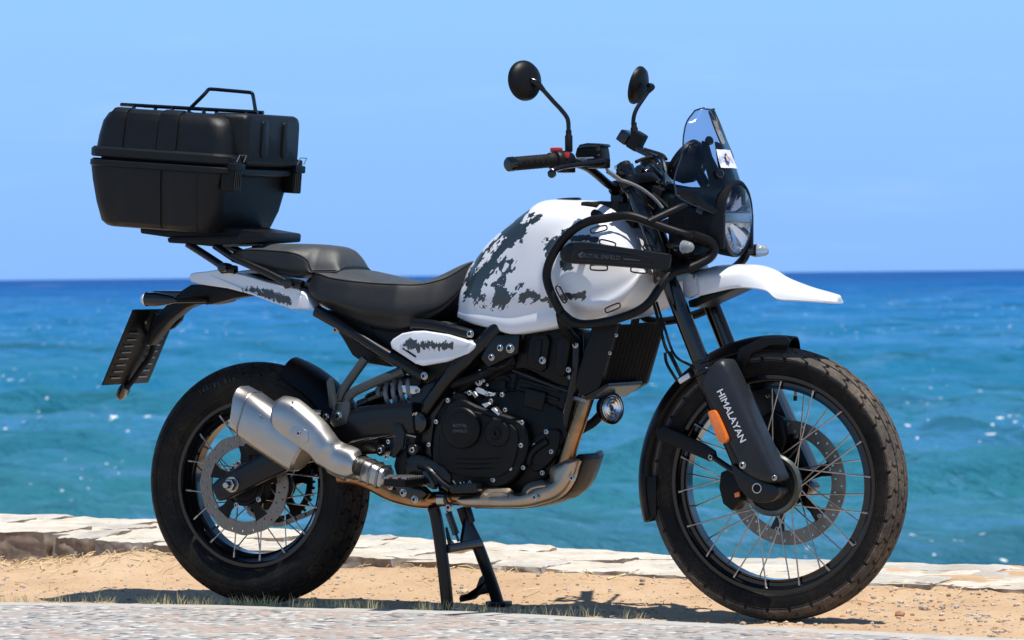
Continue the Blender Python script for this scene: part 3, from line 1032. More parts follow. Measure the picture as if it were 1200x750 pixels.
# ------------------------------------------------------------------ swingarm, axle
def arm(name, path, hs, ws, m, parent, sharp=40):
    """rounded-box beam along a path; hs = heights, ws = lateral widths"""
    mb = MB()
    rings = []
    n = len(path)
    for i, p in enumerate(path):
        t = (path[min(i + 1, n - 1)] - path[max(i - 1, 0)]).normalized()
        lat = Vector((0, 1, 0))
        lat = (lat - t * lat.dot(t)).normalized()
        up = lat.cross(t)
        h, w = hs[i] / 2, ws[i] / 2
        ring = []
        for a in range(20):
            th = 2 * math.pi * a / 20
            cx, sy = math.cos(th), math.sin(th)
            e = 0.45
            ring.append(p + lat * w * math.copysign(abs(cx) ** e, cx) + up * h * math.copysign(abs(sy) ** e, sy))
        rings.append(ring)
    mb.loft(rings)
    return mb.build(name, m, parent, sharp=sharp)
for y, nm in ((-0.135, 'swingarm'), (0.15, 'swingarm')):
    s = 1 if y < 0 else 1
    pth = [Vector((q.x, y, q.z)) for q in QV('N', (256, 577, -0.135), (272, 568, -0.135), (315, 545, -0.135), (350, 528, -0.13), (400, 507, -0.125), (440, 495, -0.12), (492, 490, -0.115))]
    pth = crom(pth, 4)
    hh = np.interp(np.linspace(0, 1, len(pth)), [0, 0.12, 0.4, 0.7, 1.0], [0.050, 0.062, 0.074, 0.098, 0.085])
    sw = arm(nm, pth, hh, [0.045] * len(pth), 'black_paint', moto)
    if y < 0:
        mb = MB()
        c0 = Q('N', 270, 568, -0.165)
        mb.lathe([(0.018, 0.0), (0.018, 0.006), (0.0165, 0.007), (0.0165, 0.016), (0.011, 0.017), (0.011, 0.030), (0.0085, 0.036), (0.002, 0.036)], c0 - Vector((0, -0.008, 0)), YAX, 6)
        mb.lathe([(0.021, -0.002), (0.021, 0.003)], c0 - Vector((0, -0.008, 0)), YAX, 24)
        mb.build('axle_nut', 'steel', sw, bevel=0.001, seg=1)
bm_ = MB()
bm_.box(Vector((0.40, 0, 0.45)), 0.07, 0.25, 0.07)
bm_.build('swingarm_bridge', 'black_paint', moto, bevel=0.015, seg=3)
# rear caliper behind the arm
mb = MB()
mb.prism(QL('R', -0.10, (310, 385), (340, 350), (375, 360), (420, 400), (440, 450), (330, 440)), -0.04, -0.11)
mb.build('rear_caliper', 'engine_black', moto, bevel=0.008)
bolt(Q('R', 347, 377, -0.112), 0.0065, moto)
bolt(Q('R', 255, 487, -0.10), 0.006, moto)
bolt(Q('R', 262, 502, -0.10), 0.005, moto)

# ------------------------------------------------------------------ silencer
def frame_along(a, b):
    t = (b - a).normalized()
    lat = Vector((0, -1, 0))
    lat = (lat - t * lat.dot(t)).normalized()
    up = t.cross(lat)
    if up.z < 0:
        up = -up
    return t, lat, up
def poly_ring(c, lat, up, hw, hh, cut, n=3, sq=None):
    """chamfered box section (outline near/top first)"""
    pts = []
    corners = [(-1, -1), (1, -1), (1, 1), (-1, 1)]
    for (sx, sy) in corners:
        pa = (sx * hw, sy * (hh - cut)) if sx == sy else (sx * (hw - cut), sy * hh)
        pb = (sx * (hw - cut), sy * hh) if sx == sy else (sx * hw, sy * (hh - cut))
        for k in range(n):
            f = k / (n - 1)
            # quadratic round between the two ends through the corner
            q0, q1, q2 = Vector((pa[0], pa[1])), Vector((sx * (hw - cut * 0.25), sy * (hh - cut * 0.25))), Vector((pb[0], pb[1]))
            q = q0 * (1 - f) ** 2 + q1 * 2 * f * (1 - f) + q2 * f * f
            pts.append(c + lat * q.x + up * q.y)
    return pts
YS = -0.205
a0 = Q('R', 320, 200, YS)
b0 = Q('R', 640, 430, YS)
tt, ll, uu = frame_along(a0, b0)
L = (b0 - a0).length
sil = MB()
# end cap (slanted), can, then the taper
rings = []
for f, hw, hh, cut, sl in ((-0.10, 0.047, 0.050, 0.026, 0.020), (-0.085, 0.051, 0.056, 0.028, 0.018), (0.06, 0.053, 0.0605, 0.030, 0.012), (0.075, 0.0545, 0.062, 0.030, 0.010), (0.45, 0.0545, 0.062, 0.030, 0.0), (0.90, 0.052, 0.058, 0.030, 0.0), (1.0, 0.050, 0.055, 0.030, 0), (1.03, 0.042, 0.046, 0.028, 0)):
    c = a0 + tt * (L * f)
    ring = poly_ring(c, ll, uu, hw, hh, cut, 4)
    # lean the rear rings: the end is cut upright
    ring = [p - tt * ((p - c).dot(uu)) * (sl * 22) for p in ring]
    rings.append(ring)
sil.loft(rings)
can = sil.build('silencer', 'brushed', moto, sharp=28)
can['label'] = 'brushed steel silencer with chamfered end cap and riveted heat shield'
mb = MB()
c = a0 + tt * (L * 0.068)
r1 = [p - tt * ((p - c).dot(uu)) * 0.24 for p in poly_ring(c, ll, uu, 0.0555, 0.063, 0.03, 4)]
r2_ = [p + tt * 0.004 for p in r1]
mb.loft([r1, r2_], caps=False)
mb.build('seam_band', 'brushed_dark', can)
mb = MB()
c = a0 + tt * (L * -0.10) + uu * 0.004
mb.lathe([(0.022, 0.004), (0.026, -0.006), (0.026, -0.012), (0.022, -0.013), (0.019, -0.004), (0.0, 0.0)], a0 - tt * (L * 0.10) + tt * 0.001, -tt, 24)
mb.build('tail_pipe', 'brushed_dark', can)
# heat shield: pressed sheet, proud of the can on the near side
up_ = QL('R', YS - 0.06, (452, 150), (480, 116), (540, 124), (590, 150), (700, 245), (760, 320), (800, 372), (850, 392), (885, 410), (904, 440))
lo_ = QL('R', YS - 0.06, (446, 285), (462, 322), (500, 362), (555, 398), (640, 452), (672, 486), (705, 515), (770, 556), (835, 574), (886, 556))
n = 28
ua, la = crom(up_, 4), crom(lo_, 4)
grid = []
for i in range(len(ua)):
    row = []
    for j in range(13):
        f = j / 12
        p = ua[i] * (1 - f) + la[i] * f
        s = i / (len(ua) - 1)
        bulge = math.sqrt(max(0, 1 - (2 * f - 1) ** 2))
        yy = YS - 0.018 - 0.044 * bulge ** 0.7 * (0.7 + 0.3 * min(1, (0.06 + s) * 6)) - 0.006 * math.exp(-((s - 0.62) / 0.05) ** 2) * 0
        # pressed ridge where the shield steps down to the link pipe
        if s > 0.62:
            yy += 0.010 * min(1, (s - 0.62) / 0.07)
        row.append(Vector((p.x, yy, p.z)))
    grid.append(row)
mb = MB()
mb.loft(grid, closed=False)
back = [[Vector((p.x, p.y + 0.003, p.z)) for p in row] for row in grid]
mb.loft(back, closed=False)
hs_ = mb.build('heat_shield', 'brushed', can, sharp=40)
# mouth of the shield at the front
mb = MB()
pa, pb = Q('R', 800, 470, YS + 0.0), Q('R', 893, 512, YS + 0.0)
mb.lathe([(0.034, 0), (0.036, 0.03), (0.0365, 0.055), (0.034, (pb - pa).length + 0.004), (0.028, (pb - pa).length + 0.006)], pa, pb - pa, 28)
mb.build('shield_collar', 'brushed', can)
mb = MB()
mb.prism(crom(QL('R', YS - 0.064, (560, 330), (572, 285), (620, 285), (655, 310), (660, 360), (620, 372)), 3, True), YS - 0.058)
mb.build('rivet_pad', 'brushed', can, bevel=0.001)
bolt(Q('R', 610, 318, YS - 0.066), 0.008, can)
bolt(Q('R', 575, 150, YS - 0.055), 0.004, can)
bolt(Q('R', 795, 378, YS - 0.055), 0.004, can)
# tiny stamp on the can
def text(s, name, p, dirv, h, m, parent, depth=0.0008, upv=None, sx=1.0, bold=0.0):
    cu = bpy.data.curves.new(name, 'FONT')
    cu.body = s
    cu.size = 1
    cu.align_x = 'CENTER'
    cu.align_y = 'CENTER'
    cu.extrude = 0.02
    cu.offset = bold
    cu.resolution_u = 3
    tmp = bpy.data.objects.new('tmp', cu)
    C.objects.link(tmp)
    dg = bpy.context.evaluated_depsgraph_get()
    me = bpy.data.meshes.new_from_object(tmp.evaluated_get(dg))
    bpy.data.objects.remove(tmp)
    d = Vector(dirv).normalized()
    u = Vector(upv).normalized() if upv else None
    nrm = Vector((0, -1, 0)) if u is None else d.cross(u).normalized()
    if u is None:
        nrm = (nrm - d * nrm.dot(d)).normalized()
        u = nrm.cross(d)
    M = Matrix(((d.x * h * sx, u.x * h, nrm.x * depth * 50, p.x), (d.y * h * sx, u.y * h, nrm.y * depth * 50, p.y), (d.z * h * sx, u.z * h, nrm.z * depth * 50, p.z), (0, 0, 0, 1)))
    me.transform(M)
    me.materials.clear()
    me.materials.append(MAT[m])
    return link(name, me, parent)
text("T'S", 'stamp', Q('R', 402, 228, YS - 0.0552), Q('R', 440, 252, YS) - Q('R', 370, 205, YS), 0.010, 'brushed_dark', can)
# link pipe / catalyst box
mb = MB()
pth = QV('E', (60, 555, -0.15), (130, 560, -0.14), (200, 590, -0.13), (290, 640, -0.12), (400, 668, -0.11), (480, 668, -0.10))
mb.tube(pth, [0.026, 0.027, 0.024, 0.021, 0.019, 0.018], 16, smooth=5)
lp = mb.build('link_pipe', 'header_bronze', moto)
mb = MB()
rings = []
for (x, y, hh, hw) in ((118, 540, 0.018, 0.028), (130, 525, 0.026, 0.036), (165, 533, 0.029, 0.038), (215, 555, 0.029, 0.038), (262, 575, 0.026, 0.036), (272, 580, 0.016, 0.028)):
    rings.append(poly_ring(Q('E', x, y, -0.165), Vector((0, -1, 0)), Vector((0.25, 0, 1)).normalized(), hw, hh, 0.014, 4))
mb.loft(rings)
mb.build('pipe_cover', 'brushed', lp, bevel=0.003)
mb = MB()
for x, y in ((150, 530), (182, 541), (214, 554), (246, 567)):
    c = Q('E', x, y, -0.165)
    mb.loft([poly_ring(c + Vector((dx, 0, 0)), Vector((0, -1, 0)), Vector((0.25, 0, 1)).normalized(), 0.040, 0.031, 0.014, 4) for dx in (-0.0035, 0.0035)])
mb.build('pressed_rib', 'brushed_dark', lp, bevel=0.002)
# ------------------------------------------------------------------ bodywork
def curve(pts):
    """z as a function of x through the given points"""
    a = sorted([(p.x, p.z) for p in pts])
    xs_, zs_ = np.array([q[0] for q in a]), np.array([q[1] for q in a])
    def f(x):
        if x <= xs_[0]:
            return float(zs_[0])
        if x >= xs_[-1]:
            return float(zs_[-1])
        i = int(np.searchsorted(xs_, x) - 1)
        i = min(max(i, 0), len(xs_) - 2)
        h = xs_[i + 1] - xs_[i]
        def slope(k):
            if k == 0:
                return (zs_[1] - zs_[0]) / (xs_[1] - xs_[0])
            if k == len(xs_) - 1:
                return (zs_[-1] - zs_[-2]) / (xs_[-1] - xs_[-2])
            return (zs_[k + 1] - zs_[k - 1]) / (xs_[k + 1] - xs_[k - 1])
        m0, m1 = slope(i), slope(i + 1)
        t_ = (x - xs_[i]) / h
        return float((2 * t_ ** 3 - 3 * t_ ** 2 + 1) * zs_[i] + (t_ ** 3 - 2 * t_ ** 2 + t_) * h * m0 + (-2 * t_ ** 3 + 3 * t_ ** 2) * zs_[i + 1] + (t_ ** 3 - t_ ** 2) * h * m1)
    return f

# camouflage positions on the tank, in the side plane
def cap(c, x0, y0, x1, y1, r, lat):
    a, b = Q(c, x0, y0, lat), Q(c, x1, y1, lat)
    return (a.x, a.z, b.x, b.z, r)
camo_mat('tank_paint', [
    cap('G', 150, 480, 270, 330, 0.034, -0.13), cap('G', 200, 420, 330, 260, 0.030, -0.13), cap('G', 290, 300, 400, 215, 0.030, -0.12), cap('G', 390, 210, 520, 125, 0.020, -0.10),
    cap('G', 200, 400, 480, 110, 0.016, -0.04), cap('G', 170, 490, 185, 520, 0.030, -0.14), cap('G', 320, 330, 300, 520, 0.034, -0.15), cap('G', 300, 530, 440, 500, 0.026, -0.15), cap('G', 440, 500, 540, 525, 0.016, -0.16),
    cap('G', 520, 280, 600, 240, 0.026, -0.17), cap('G', 600, 235, 740, 240, 0.012, -0.18), cap('G', 600, 350, 640, 370, 0.014, -0.20), cap('G', 600, 515, 700, 502, 0.010, -0.20), cap('G', 525, 290, 540, 330, 0.012, -0.17)], 0.48, 19.0, -48)
camo_mat('panel_paint', [cap('D', 590, 515, 800, 520, 0.010, -0.14), cap('D', 610, 500, 640, 525, 0.012, -0.14)], 0.05, 46.0, 0)
camo_mat('tail_paint', [cap('B', 640, 272, 700, 275, 0.008, -0.12), cap('B', 700, 280, 810, 312, 0.012, -0.12)], 0.35, 46.0, 20)

# --- tank
st = [  # top (centre line), bottom (side plane), half width
    ((205, 352), (40, 612), 0.085, 0.045), ((300, 245), (130, 640), 0.118, 0.05), ((400, 163), (240, 666), 0.136, 0.05), ((500, 90), (340, 690), 0.150, 0.05),
    ((560, 56), (450, 678), 0.158, 0.05), ((690, 58), (590, 652), 0.162, 0.055), ((770, 62), (690, 628), 0.164, 0.065), ((850, 70), (790, 604), 0.160, 0.085),
    ((925, 115), (862, 562), 0.150, 0.085), ((990, 205), (925, 488), 0.130, 0.07), ((1030, 310), (958, 405), 0.100, 0.04)]
tops = crom([Q('G', a[0], a[1], 0.0) for a, b, w, s in st], 8)
bots = crom([Q('G', b[0], b[1], -0.16) for a, b, w, s in st], 8)
wid = crom([Vector((w, s, 0)) for a, b, w, s in st], 8)
bc = Q('G', 742, 385, -0.20)
rx, rz = 268 / 4 / 455 / 0.92, 222 / 4 / 455
def tank_bulge(x, z):
    d = math.hypot((x - bc.x) / rx, (z - bc.z) / rz)
    e = 1 - min(1, max(0, (d - 0.70) / 0.38))
    return 0.047 * e * e * (3 - 2 * e)
rings = []
for T, B, W in zip(tops, bots, wid):
    w, s = W.x, W.y
    ctl = [(0, 0.0), (0.40 * w, 0.004), (0.70 * w, s * 0.45), (0.90 * w, s * 1.3), (1.0 * w, None), (1.02 * w, 0.70), (0.985 * w, 0.84), (1.00 * w, 0.92), (0.96 * w, 0.985), (0.80 * w, 1.0), (0.4 * w, 1.0)]
    Hh = max(T.z - B.z, 1e-3)
    half = []
    for k, (y, q) in enumerate(ctl):
        if k < 4:
            z = T.z - min(q, Hh * (0.05 + 0.12 * k))
        elif q is None:
            z = T.z - 0.52 * Hh
        else:
            z = T.z - q * Hh
        f = (T.z - z) / Hh
        half.append(Vector((T.x + (B.x - T.x) * f, -y, z)))
    half = crom(half, 4)
    nh = []
    for p in half:
        k = min(1, abs(p.y) / max(0.6 * w, 1e-4))
        nh.append(Vector((p.x, p.y - tank_bulge(p.x, p.z) * k, p.z)))
    rings.append(nh + [Vector((p.x, -p.y, p.z)) for p in reversed(nh[1:])])
mb = MB()
mb.loft(rings)
tank = mb.build('fuel_tank', 'tank_paint', moto, sharp=60)
tank['label'] = 'white fuel tank with ragged dark camouflage blotches'
# filler and front cover on top
mb = MB()
mb.lathe([(0.034, -0.004), (0.034, 0.002), (0.030, 0.005), (0.012, 0.006)], Q('G', 625, 58, 0.0), (-0.05, 0, 1), 28)
mb.build('filler_cap', 'black_paint', tank)
mb = MB()
mb.prism(QL('G', -0.075, (690, 68), (770, 62), (850, 66), (930, 70), (935, 190), (850, 160), (760, 130), (735, 110)), 0.075)
mb.build('tank_front_cover', 'black_plastic', moto, bevel=0.006)
mb = MB()
mb.tube(QL('G', -0.085, (690, 82), (720, 80), (765, 84)), 0.009, 10, smooth=3)
mb.build('cover_edge', 'rubber', moto)
mb = MB()
mb.lathe([(0.012, -0.02), (0.012, 0.006), (0.009, 0.010), (0.002, 0.010)], Q('G', 752, 124, -0.12), (0.0, -1, 0.2), 14)
mb.build('rubber_stop', 'rubber', moto)

# --- rider's seat
def seat(name, x0, x1, top, seam, side, bot, wtop, wside, wbot, n, parent=moto, crown=0.012):
    rings = []
    mb = MB()
    xs_ = np.linspace(x0, x1, n)
    for x in xs_:
        f = (x - x0) / (x1 - x0)
        zt, zs, zm, zb = top(x), seam(x), side(x), bot(x)
        wt, ws, wb = (float(np.interp(f, *w)) for w in (wtop, wside, wbot))
        zs = min(zs, zt - 0.003)
        zm = min(zm, zs - 0.004)
        zb = min(zb, zm - 0.004)
        half = [Vector((x, 0, zt + 0.0)), Vector((x, -wt * 0.55, zt - 0.10 * (zt - zs))), Vector((x, -wt * 0.88, zs + 0.42 * (zt - zs))), Vector((x, -wt, zs)), Vector((x, -(wt * 0.45 + ws * 0.55), zs * 0.55 + zm * 0.45 + 0.0)), Vector((x, -ws, zm)), Vector((x, -(ws * 0.5 + wb * 0.5) * 1.0, (zm + zb) / 2)), Vector((x, -wb, zb)), Vector((x, -wb * 0.5, zb - 0.002))]
        half = crom(half, 3)
        rings.append(half + [Vector((p.x, -p.y, p.z)) for p in reversed(half[1:])])
    m = len(rings[0])
    nh = (m + 1) // 2
    for i in range(n - 1):
        for j in range(m):
            k = (j + 1) % m
            jj = j if j < nh - 1 else m - 1 - j
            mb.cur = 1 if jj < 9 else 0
            mb.add([rings[i][j], rings[i][k], rings[i + 1][k], rings[i + 1][j]], [(0, 1, 2, 3)])
    mb.cur = 0
    mb.add(rings[0], [tuple(range(m))])
    mb.add(rings[-1], [tuple(range(m - 1, -1, -1))])
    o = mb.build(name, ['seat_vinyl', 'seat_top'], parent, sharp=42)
    # stitched seam piping
    pm = MB()
    for sgn in (1, -1):
        pm.tube([Vector((r[9].x, sgn * (r[9].y - 0.0005), r[9].z + 0.0005)) for r in rings[1:-1]], 0.0014, 6)
    pm.build('piping', 'seat_vinyl', o)
    return o
top = curve(QV('D', (190, 188, 0), (235, 158, 0), (320, 148, 0), (440, 172, 0), (540, 196, 0), (640, 208, 0), (720, 198, 0), (790, 164, 0), (850, 130, 0), (905, 108, 0), (940, 104, 0)))
seam = curve(QV('D', (80, 190, -0.12), (122, 168, -0.12), (200, 192, -0.13), (350, 212, -0.13), (500, 222, -0.13), (620, 222, -0.12), (730, 195, -0.10), (800, 160, -0.08), (880, 118, -0.05), (925, 110, -0.04)))
side = curve(QV('D', (62, 215, -0.13), (100, 275, -0.14), (200, 300, -0.15), (320, 332, -0.155), (430, 350, -0.155), (520, 358, -0.155), (620, 342, -0.15), (720, 310, -0.13), (800, 240, -0.11), (860, 180, -0.09), (925, 118, -0.06)))
bot = curve(QV('D', (60, 225, -0.12), (120, 305, -0.12), (250, 372, -0.12), (370, 422, -0.12), (480, 446, -0.12), (560, 440, -0.12), (660, 405, -0.11), (745, 345, -0.10), (820, 262, -0.09), (880, 180, -0.08), (925, 125, -0.06)))
x0, x1 = Q('D', 62, 215, -0.13).x, Q('D', 938, 106, 0).x
seat('rider_seat', x0, x1, top, seam, side, bot, ([0, 0.1, 0.3, 0.6, 0.8, 1], [0.10, 0.125, 0.130, 0.120, 0.085, 0.040]), ([0, 0.1, 0.3, 0.6, 0.8, 1], [0.115, 0.14, 0.155, 0.150, 0.115, 0.062]), ([0, 0.3, 0.6, 0.8, 1], [0.10, 0.12, 0.12, 0.10, 0.06]), 60)
# --- pillion seat
top = curve(QV('N', (300, 292, 0), (320, 287, 0), (345, 285.5, 0), (385, 287, 0), (405, 291, 0), (414, 302, 0), (416, 312, 0)))
seam = curve(QV('B', (585, 118, -0.11), (640, 112, -0.12), (750, 116, -0.12), (840, 128, -0.12), (885, 160, -0.12), (900, 195, -0.11)))
side = curve(QV('B', (580, 140, -0.11), (640, 158, -0.125), (760, 178, -0.125), (850, 190, -0.125), (890, 195, -0.12), (905, 200, -0.11)))
bot = curve(QV('B', (578, 160, -0.11), (640, 182, -0.12), (760, 205, -0.12), (850, 224, -0.12), (900, 206, -0.11)))
x0, x1 = Q('B', 578, 140, -0.11).x, Q('N', 416, 312, 0).x
seat('pillion_seat', x0, x1, top, seam, side, bot, ([0, 0.12, 0.6, 1], [0.09, 0.115, 0.12, 0.09]), ([0, 0.12, 0.6, 1], [0.10, 0.125, 0.128, 0.10]), ([0, 0.5, 1], [0.10, 0.12, 0.10]), 36)

# --- tail panels
mb = MB()
outl = [(392, 222), (398, 208), (415, 203), (470, 198), (530, 190), (580, 200), (640, 214), (720, 238), (850, 268), (880, 290), (916, 350), (820, 348), (740, 320), (660, 290), (560, 265), (440, 250), (400, 240)]
near = QL('B', -0.122, *outl)
ring_a = [p.copy() for p in near]
def tail_y(p):
    f = min(1, max(0, (p.x - near[0].x) / 0.16))
    return -(0.095 + 0.027 * f)
for sgn in (1, -1):
    rr = [[Vector((p.x, sgn * tail_y(p), p.z)) for p in near], [Vector((p.x, sgn * (tail_y(p) + 0.05), p.z)) for p in near]]
    mb.loft(rr)
tl = mb.build('tail_panel', 'tail_paint', moto, bevel=0.006, seg=3)
tl['label'] = 'white tail side panel with small camouflage patch'
mb = MB()
mb.prism(QL('B', 0, (640, 240), (650, 215), (690, 205), (740, 208), (780, 225), (880, 260), (900, 290), (700, 290)), 0.075, -0.075)
mb.build('tail_top', 'black_plastic', moto, bevel=0.006)
# white light catch: moulded fin at the panel's front end
mb = MB()
mb.prism(QL('B', -0.124, (826, 346), (850, 285), (862, 300), (858, 346)), -0.118)
mb.build('panel_fin', 'beak_white', moto, bevel=0.0015)

# --- number plate carrier, tail lamp and indicators
mb = MB()
mb.prism(QL('B', -0.05, (365, 285), (420, 250), (470, 250), (560, 266), (664, 295), (600, 305), (505, 330), (440, 330), (400, 345), (330, 400), (285, 455), (255, 495), (240, 490), (262, 420), (300, 355), (330, 325)), -0.005)
mb.build('tail_arm', 'black_plastic', moto, bevel=0.006)
pl = MB()
bn, bf, tn, tf = Q('B', 68, 654, -0.12), Q('B', 238, 648, 0.12), Q('B', 193, 352, -0.12), Q('B', 345, 352, 0.12)
bf = Vector((bn.x, 0.12, bn.z))
tf = Vector((tn.x, 0.12, tn.z))
ex_, ez_ = (bf - bn), (tn - bn)
nrm = Vector((0, 1, 0)).cross(ez_).normalized()
if nrm.x < 0:
    nrm = -nrm
pl.loft([[bn, bf, tf, tn], [p - nrm * 0.004 for p in (bn, bf, tf, tn)]])
plate = pl.build('plate_carrier', 'black_plastic', moto, bevel=0.0015)
def on_plate(u, w_, d=0.0):
    return bn + ex_ * u + ez_ * w_ + nrm * d
for u in (0.20, 0.78):
    for k in range(8):
        w_ = 0.10 + 0.085 * k
        if u > 0.5 and k > 6:
            continue
        rod('louvre', on_plate(u - 0.10, w_, 0.002), on_plate(u + 0.10, w_, 0.002), 0.0026, 'brushed_dark', plate)  # paler metal stands in for highlights on the black louvres
mb = MB()
mb.tube([on_plate(0.42, 0.98, 0.02), on_plate(0.45, 0.75, 0.018), on_plate(0.62, 0.62, 0.016), on_plate(0.66, 0.40, 0.016), on_plate(0.60, 0.25, 0.014), on_plate(0.55, 0.08, 0.01), on_plate(0.52, -0.05, 0.004)], 0.008, 10, smooth=4)
mb.build('carrier_brace', 'black_plastic', plate)
for (u, w_) in ((0.30, 0.86), (0.62, 0.80), (0.55, 0.56)):
    bolt(on_plate(u, w_, 0.012), 0.006, plate, ax=nrm)
mb = MB()
rc = on_plate(0.55, -0.10, -0.004)
mb.lathe([(0.027, -0.004), (0.027, 0.003), (0.022, 0.006), (0.002, 0.006)], rc, nrm, 24)
mb.build('reflector', 'black_gloss', moto)
mb = MB()
mb.prism(QL('B', 0.03, (318, 370), (390, 365), (380, 395), (350, 425), (300, 445), (250, 478), (262, 430)), 0.045)
mb.build('lamp_bracket', 'black_plastic', moto, bevel=0.004)
for sgn in (1, -1):
    mb = MB()
    a_, b_ = Q('B', 222, 308, -0.16), Q('B', 372, 312, -0.16)
    c_ = (a_ + b_) / 2
    pts = [(-0.050, 0.010), (-0.046, 0.018), (-0.01, 0.019), (0.02, 0.015), (0.045, 0.009), (0.050, 0.006)]
    ax = (b_ - a_).normalized()
    mb.lathe([(0.002, -0.051)] + [(r, h) for h, r in pts] + [(0.002, 0.051)], Vector((c_.x, sgn * -0.16 if sgn > 0 else 0.16, c_.z)), ax, 20)
    ind = mb.build('rear_indicator', 'black_gloss', moto)
    mb = MB()
    mb.lathe([(0.002, -0.0515), (0.0135, -0.0512), (0.0165, -0.047), (0.0195, -0.043), (0.0198, -0.040)], Vector((c_.x, sgn * -0.16 if sgn > 0 else 0.16, c_.z)), ax, 20, caps=False)
    mb.build('lens', 'lens_white', ind)
    rod('indicator_stem', Vector((b_.x - 0.02, -0.16 * sgn, b_.z)), Vector((b_.x + 0.03, -0.03 * sgn, b_.z)), 0.009, 'black_plastic', moto)
mb = MB()
mb.prism(QL('B', 0, (300, 275), (420, 275), (430, 330), (330, 330)), 0.05, -0.05)
mb.build('tail_lamp', 'black_gloss', moto, bevel=0.008, seg=3)

# --- luggage rack
rk = MB()
pl_top = QL('B', -0.10, (218, 22), (225, 20), (420, 32), (560, 18), (715, 45), (720, 60), (700, 60), (330, 62), (220, 46))
rk.prism(pl_top, 0.10)
rack = rk.build('luggage_rack', 'black_plastic', moto, bevel=0.004)
mb = MB()
mb.prism(QL('B', -0.11, (325, 65), (340, 60), (700, 48), (718, 52), (716, 80), (640, 86), (500, 98), (400, 88), (330, 84)), 0.09)
mb.build('rack_plate', 'black_plastic', rack, bevel=0.005)
for sgn in (1, -1):
    def LY(pts):
        return [Vector((p.x, sgn * p.y, p.z)) for p in pts]
    mb = MB()
    mb.tube(LY(QV('B', (410, 88, -0.10), (480, 132, -0.11), (553, 180, -0.13))), 0.0105, 12, smooth=4)
    mb.build('rack_strut', 'black_paint', rack)
    mb = MB()
    mb.tube(LY(QV('B', (520, 96, -0.10), (545, 112, -0.11), (590, 142, -0.13), (640, 165, -0.135), (730, 205, -0.135), (812, 246, -0.135))), 0.0105, 12, smooth=4)
    mb.build('rack_strut', 'black_paint', rack)
    for (x, y) in ((553, 182), (815, 247)):
        p = LY([Q('B', x, y, -0.135)])[0]
        mb = MB()
        mb.lathe([(0.011, -0.03), (0.013, -0.01), (0.013, 0.012), (0.009, 0.014), (0.002, 0.014)], p, (0, -sgn, 0), 16)
        mb.build('rack_mount', 'black_gloss', rack)
    mb = MB()
    mb.tube(LY(QV('B', (545, 190, -0.12), (580, 188, -0.12), (602, 192, -0.12))), 0.012, 10)
    mb.build('grab_lug', 'black_paint', rack)
    mb = MB()
    mb.tube(LY(QV('B', (800, 250, -0.12), (850, 246, -0.12), (868, 252, -0.12))), 0.012, 10)
    mb.build('grab_lug', 'black_paint', rack)
mb = MB()
mb.prism(QL('B', -0.12, (548, 205), (555, 190), (598, 195), (590, 215), (560, 216)), -0.10)
mb.build('mount_shim', 'alloy', rack, bevel=0.002)

# ================================================================== TOP CASE (sits on the rack)
TILT = R(4.6)
exv = Vector((math.cos(TILT), 0, -math.sin(TILT)))
ezv = Vector((math.sin(TILT), 0, math.cos(TILT)))
co = (Q('A', 705, 395, -0.205) + Q('A', 72, 345, -0.205)) / 2
co.y = 0
def cl(x, y, z):
    return co + exv * x + Vector((0, 1, 0)) * y + ezv * z
case = empty('top_case', Q('B', 480, 30, 0))
tag(case, 'black plastic top case with ribbed lid, latches and lid rail on the rear rack', 'luggage case')
HX, HY = 0.222, 0.212
def rrect(cx, hx, hy, r, n=6):
    pts = []
    for sx, sy, a0_ in ((1, 1, 0), (-1, 1, 90), (-1, -1, 180), (1, -1, 270)):
        for k in range(n + 1):
            a = R(a0_ + 90 * k / n)
            pts.append((cx + sx * (hx - r) + r * math.cos(a), sy * (hy - r) + r * math.sin(a)))
    return pts
def ring3(cx, hx, hy, r, z):
    return [cl(x, y, z) for x, y in rrect(cx, hx, hy, r)]
body_l = [(-0.012, 0.212, 0.200, 0.040, -0.020), (-0.014, 0.206, 0.196, 0.042, -0.06), (-0.014, 0.196, 0.188, 0.045, -0.12), (-0.017, 0.181, 0.178, 0.048, -0.170), (-0.018, 0.169, 0.166, 0.046, -0.182), (-0.018, 0.158, 0.156, 0.040, -0.185)]
mb = MB()
mb.loft([ring3(*q) for q in reversed(body_l)])
mb.build('case_base', 'case_plastic', case, sharp=40)
lid_l = [(0.0, 0.212, 0.203, 0.045, 0.012), (0.0, 0.208, 0.199, 0.047, 0.06), (-0.001, 0.201, 0.193, 0.05, 0.100), (-0.003, 0.190, 0.182, 0.052, 0.122), (-0.004, 0.176, 0.168, 0.050, 0.131), (-0.005, 0.158, 0.150, 0.045, 0.134)]
mb = MB()
mb.loft([ring3(*q) for q in lid_l])
mb.build('case_lid', 'case_plastic', case, sharp=40)
for nm, z0, z1, ex2 in (('rim_lip', 0.002, 0.030, 0.0), ('rim_lip', -0.024, -0.002, 0.001)):
    mb = MB()
    mb.loft([ring3(0, HX - 0.004, HY - 0.004, 0.045, z0), ring3(0, HX + ex2, HY + ex2, 0.048, z0 + 0.004), ring3(0, HX + ex2, HY + ex2, 0.048, z1 - 0.006), ring3(0, HX - 0.006, HY - 0.006, 0.045, z1)])
    mb.build(nm, 'case_plastic', case, sharp=40)
mb = MB()
mb.loft([ring3(0, 0.200, 0.190, 0.04, -0.03), ring3(0, 0.200, 0.190, 0.04, 0.02)])
mb.build('rim_gasket', 'rubber', case)
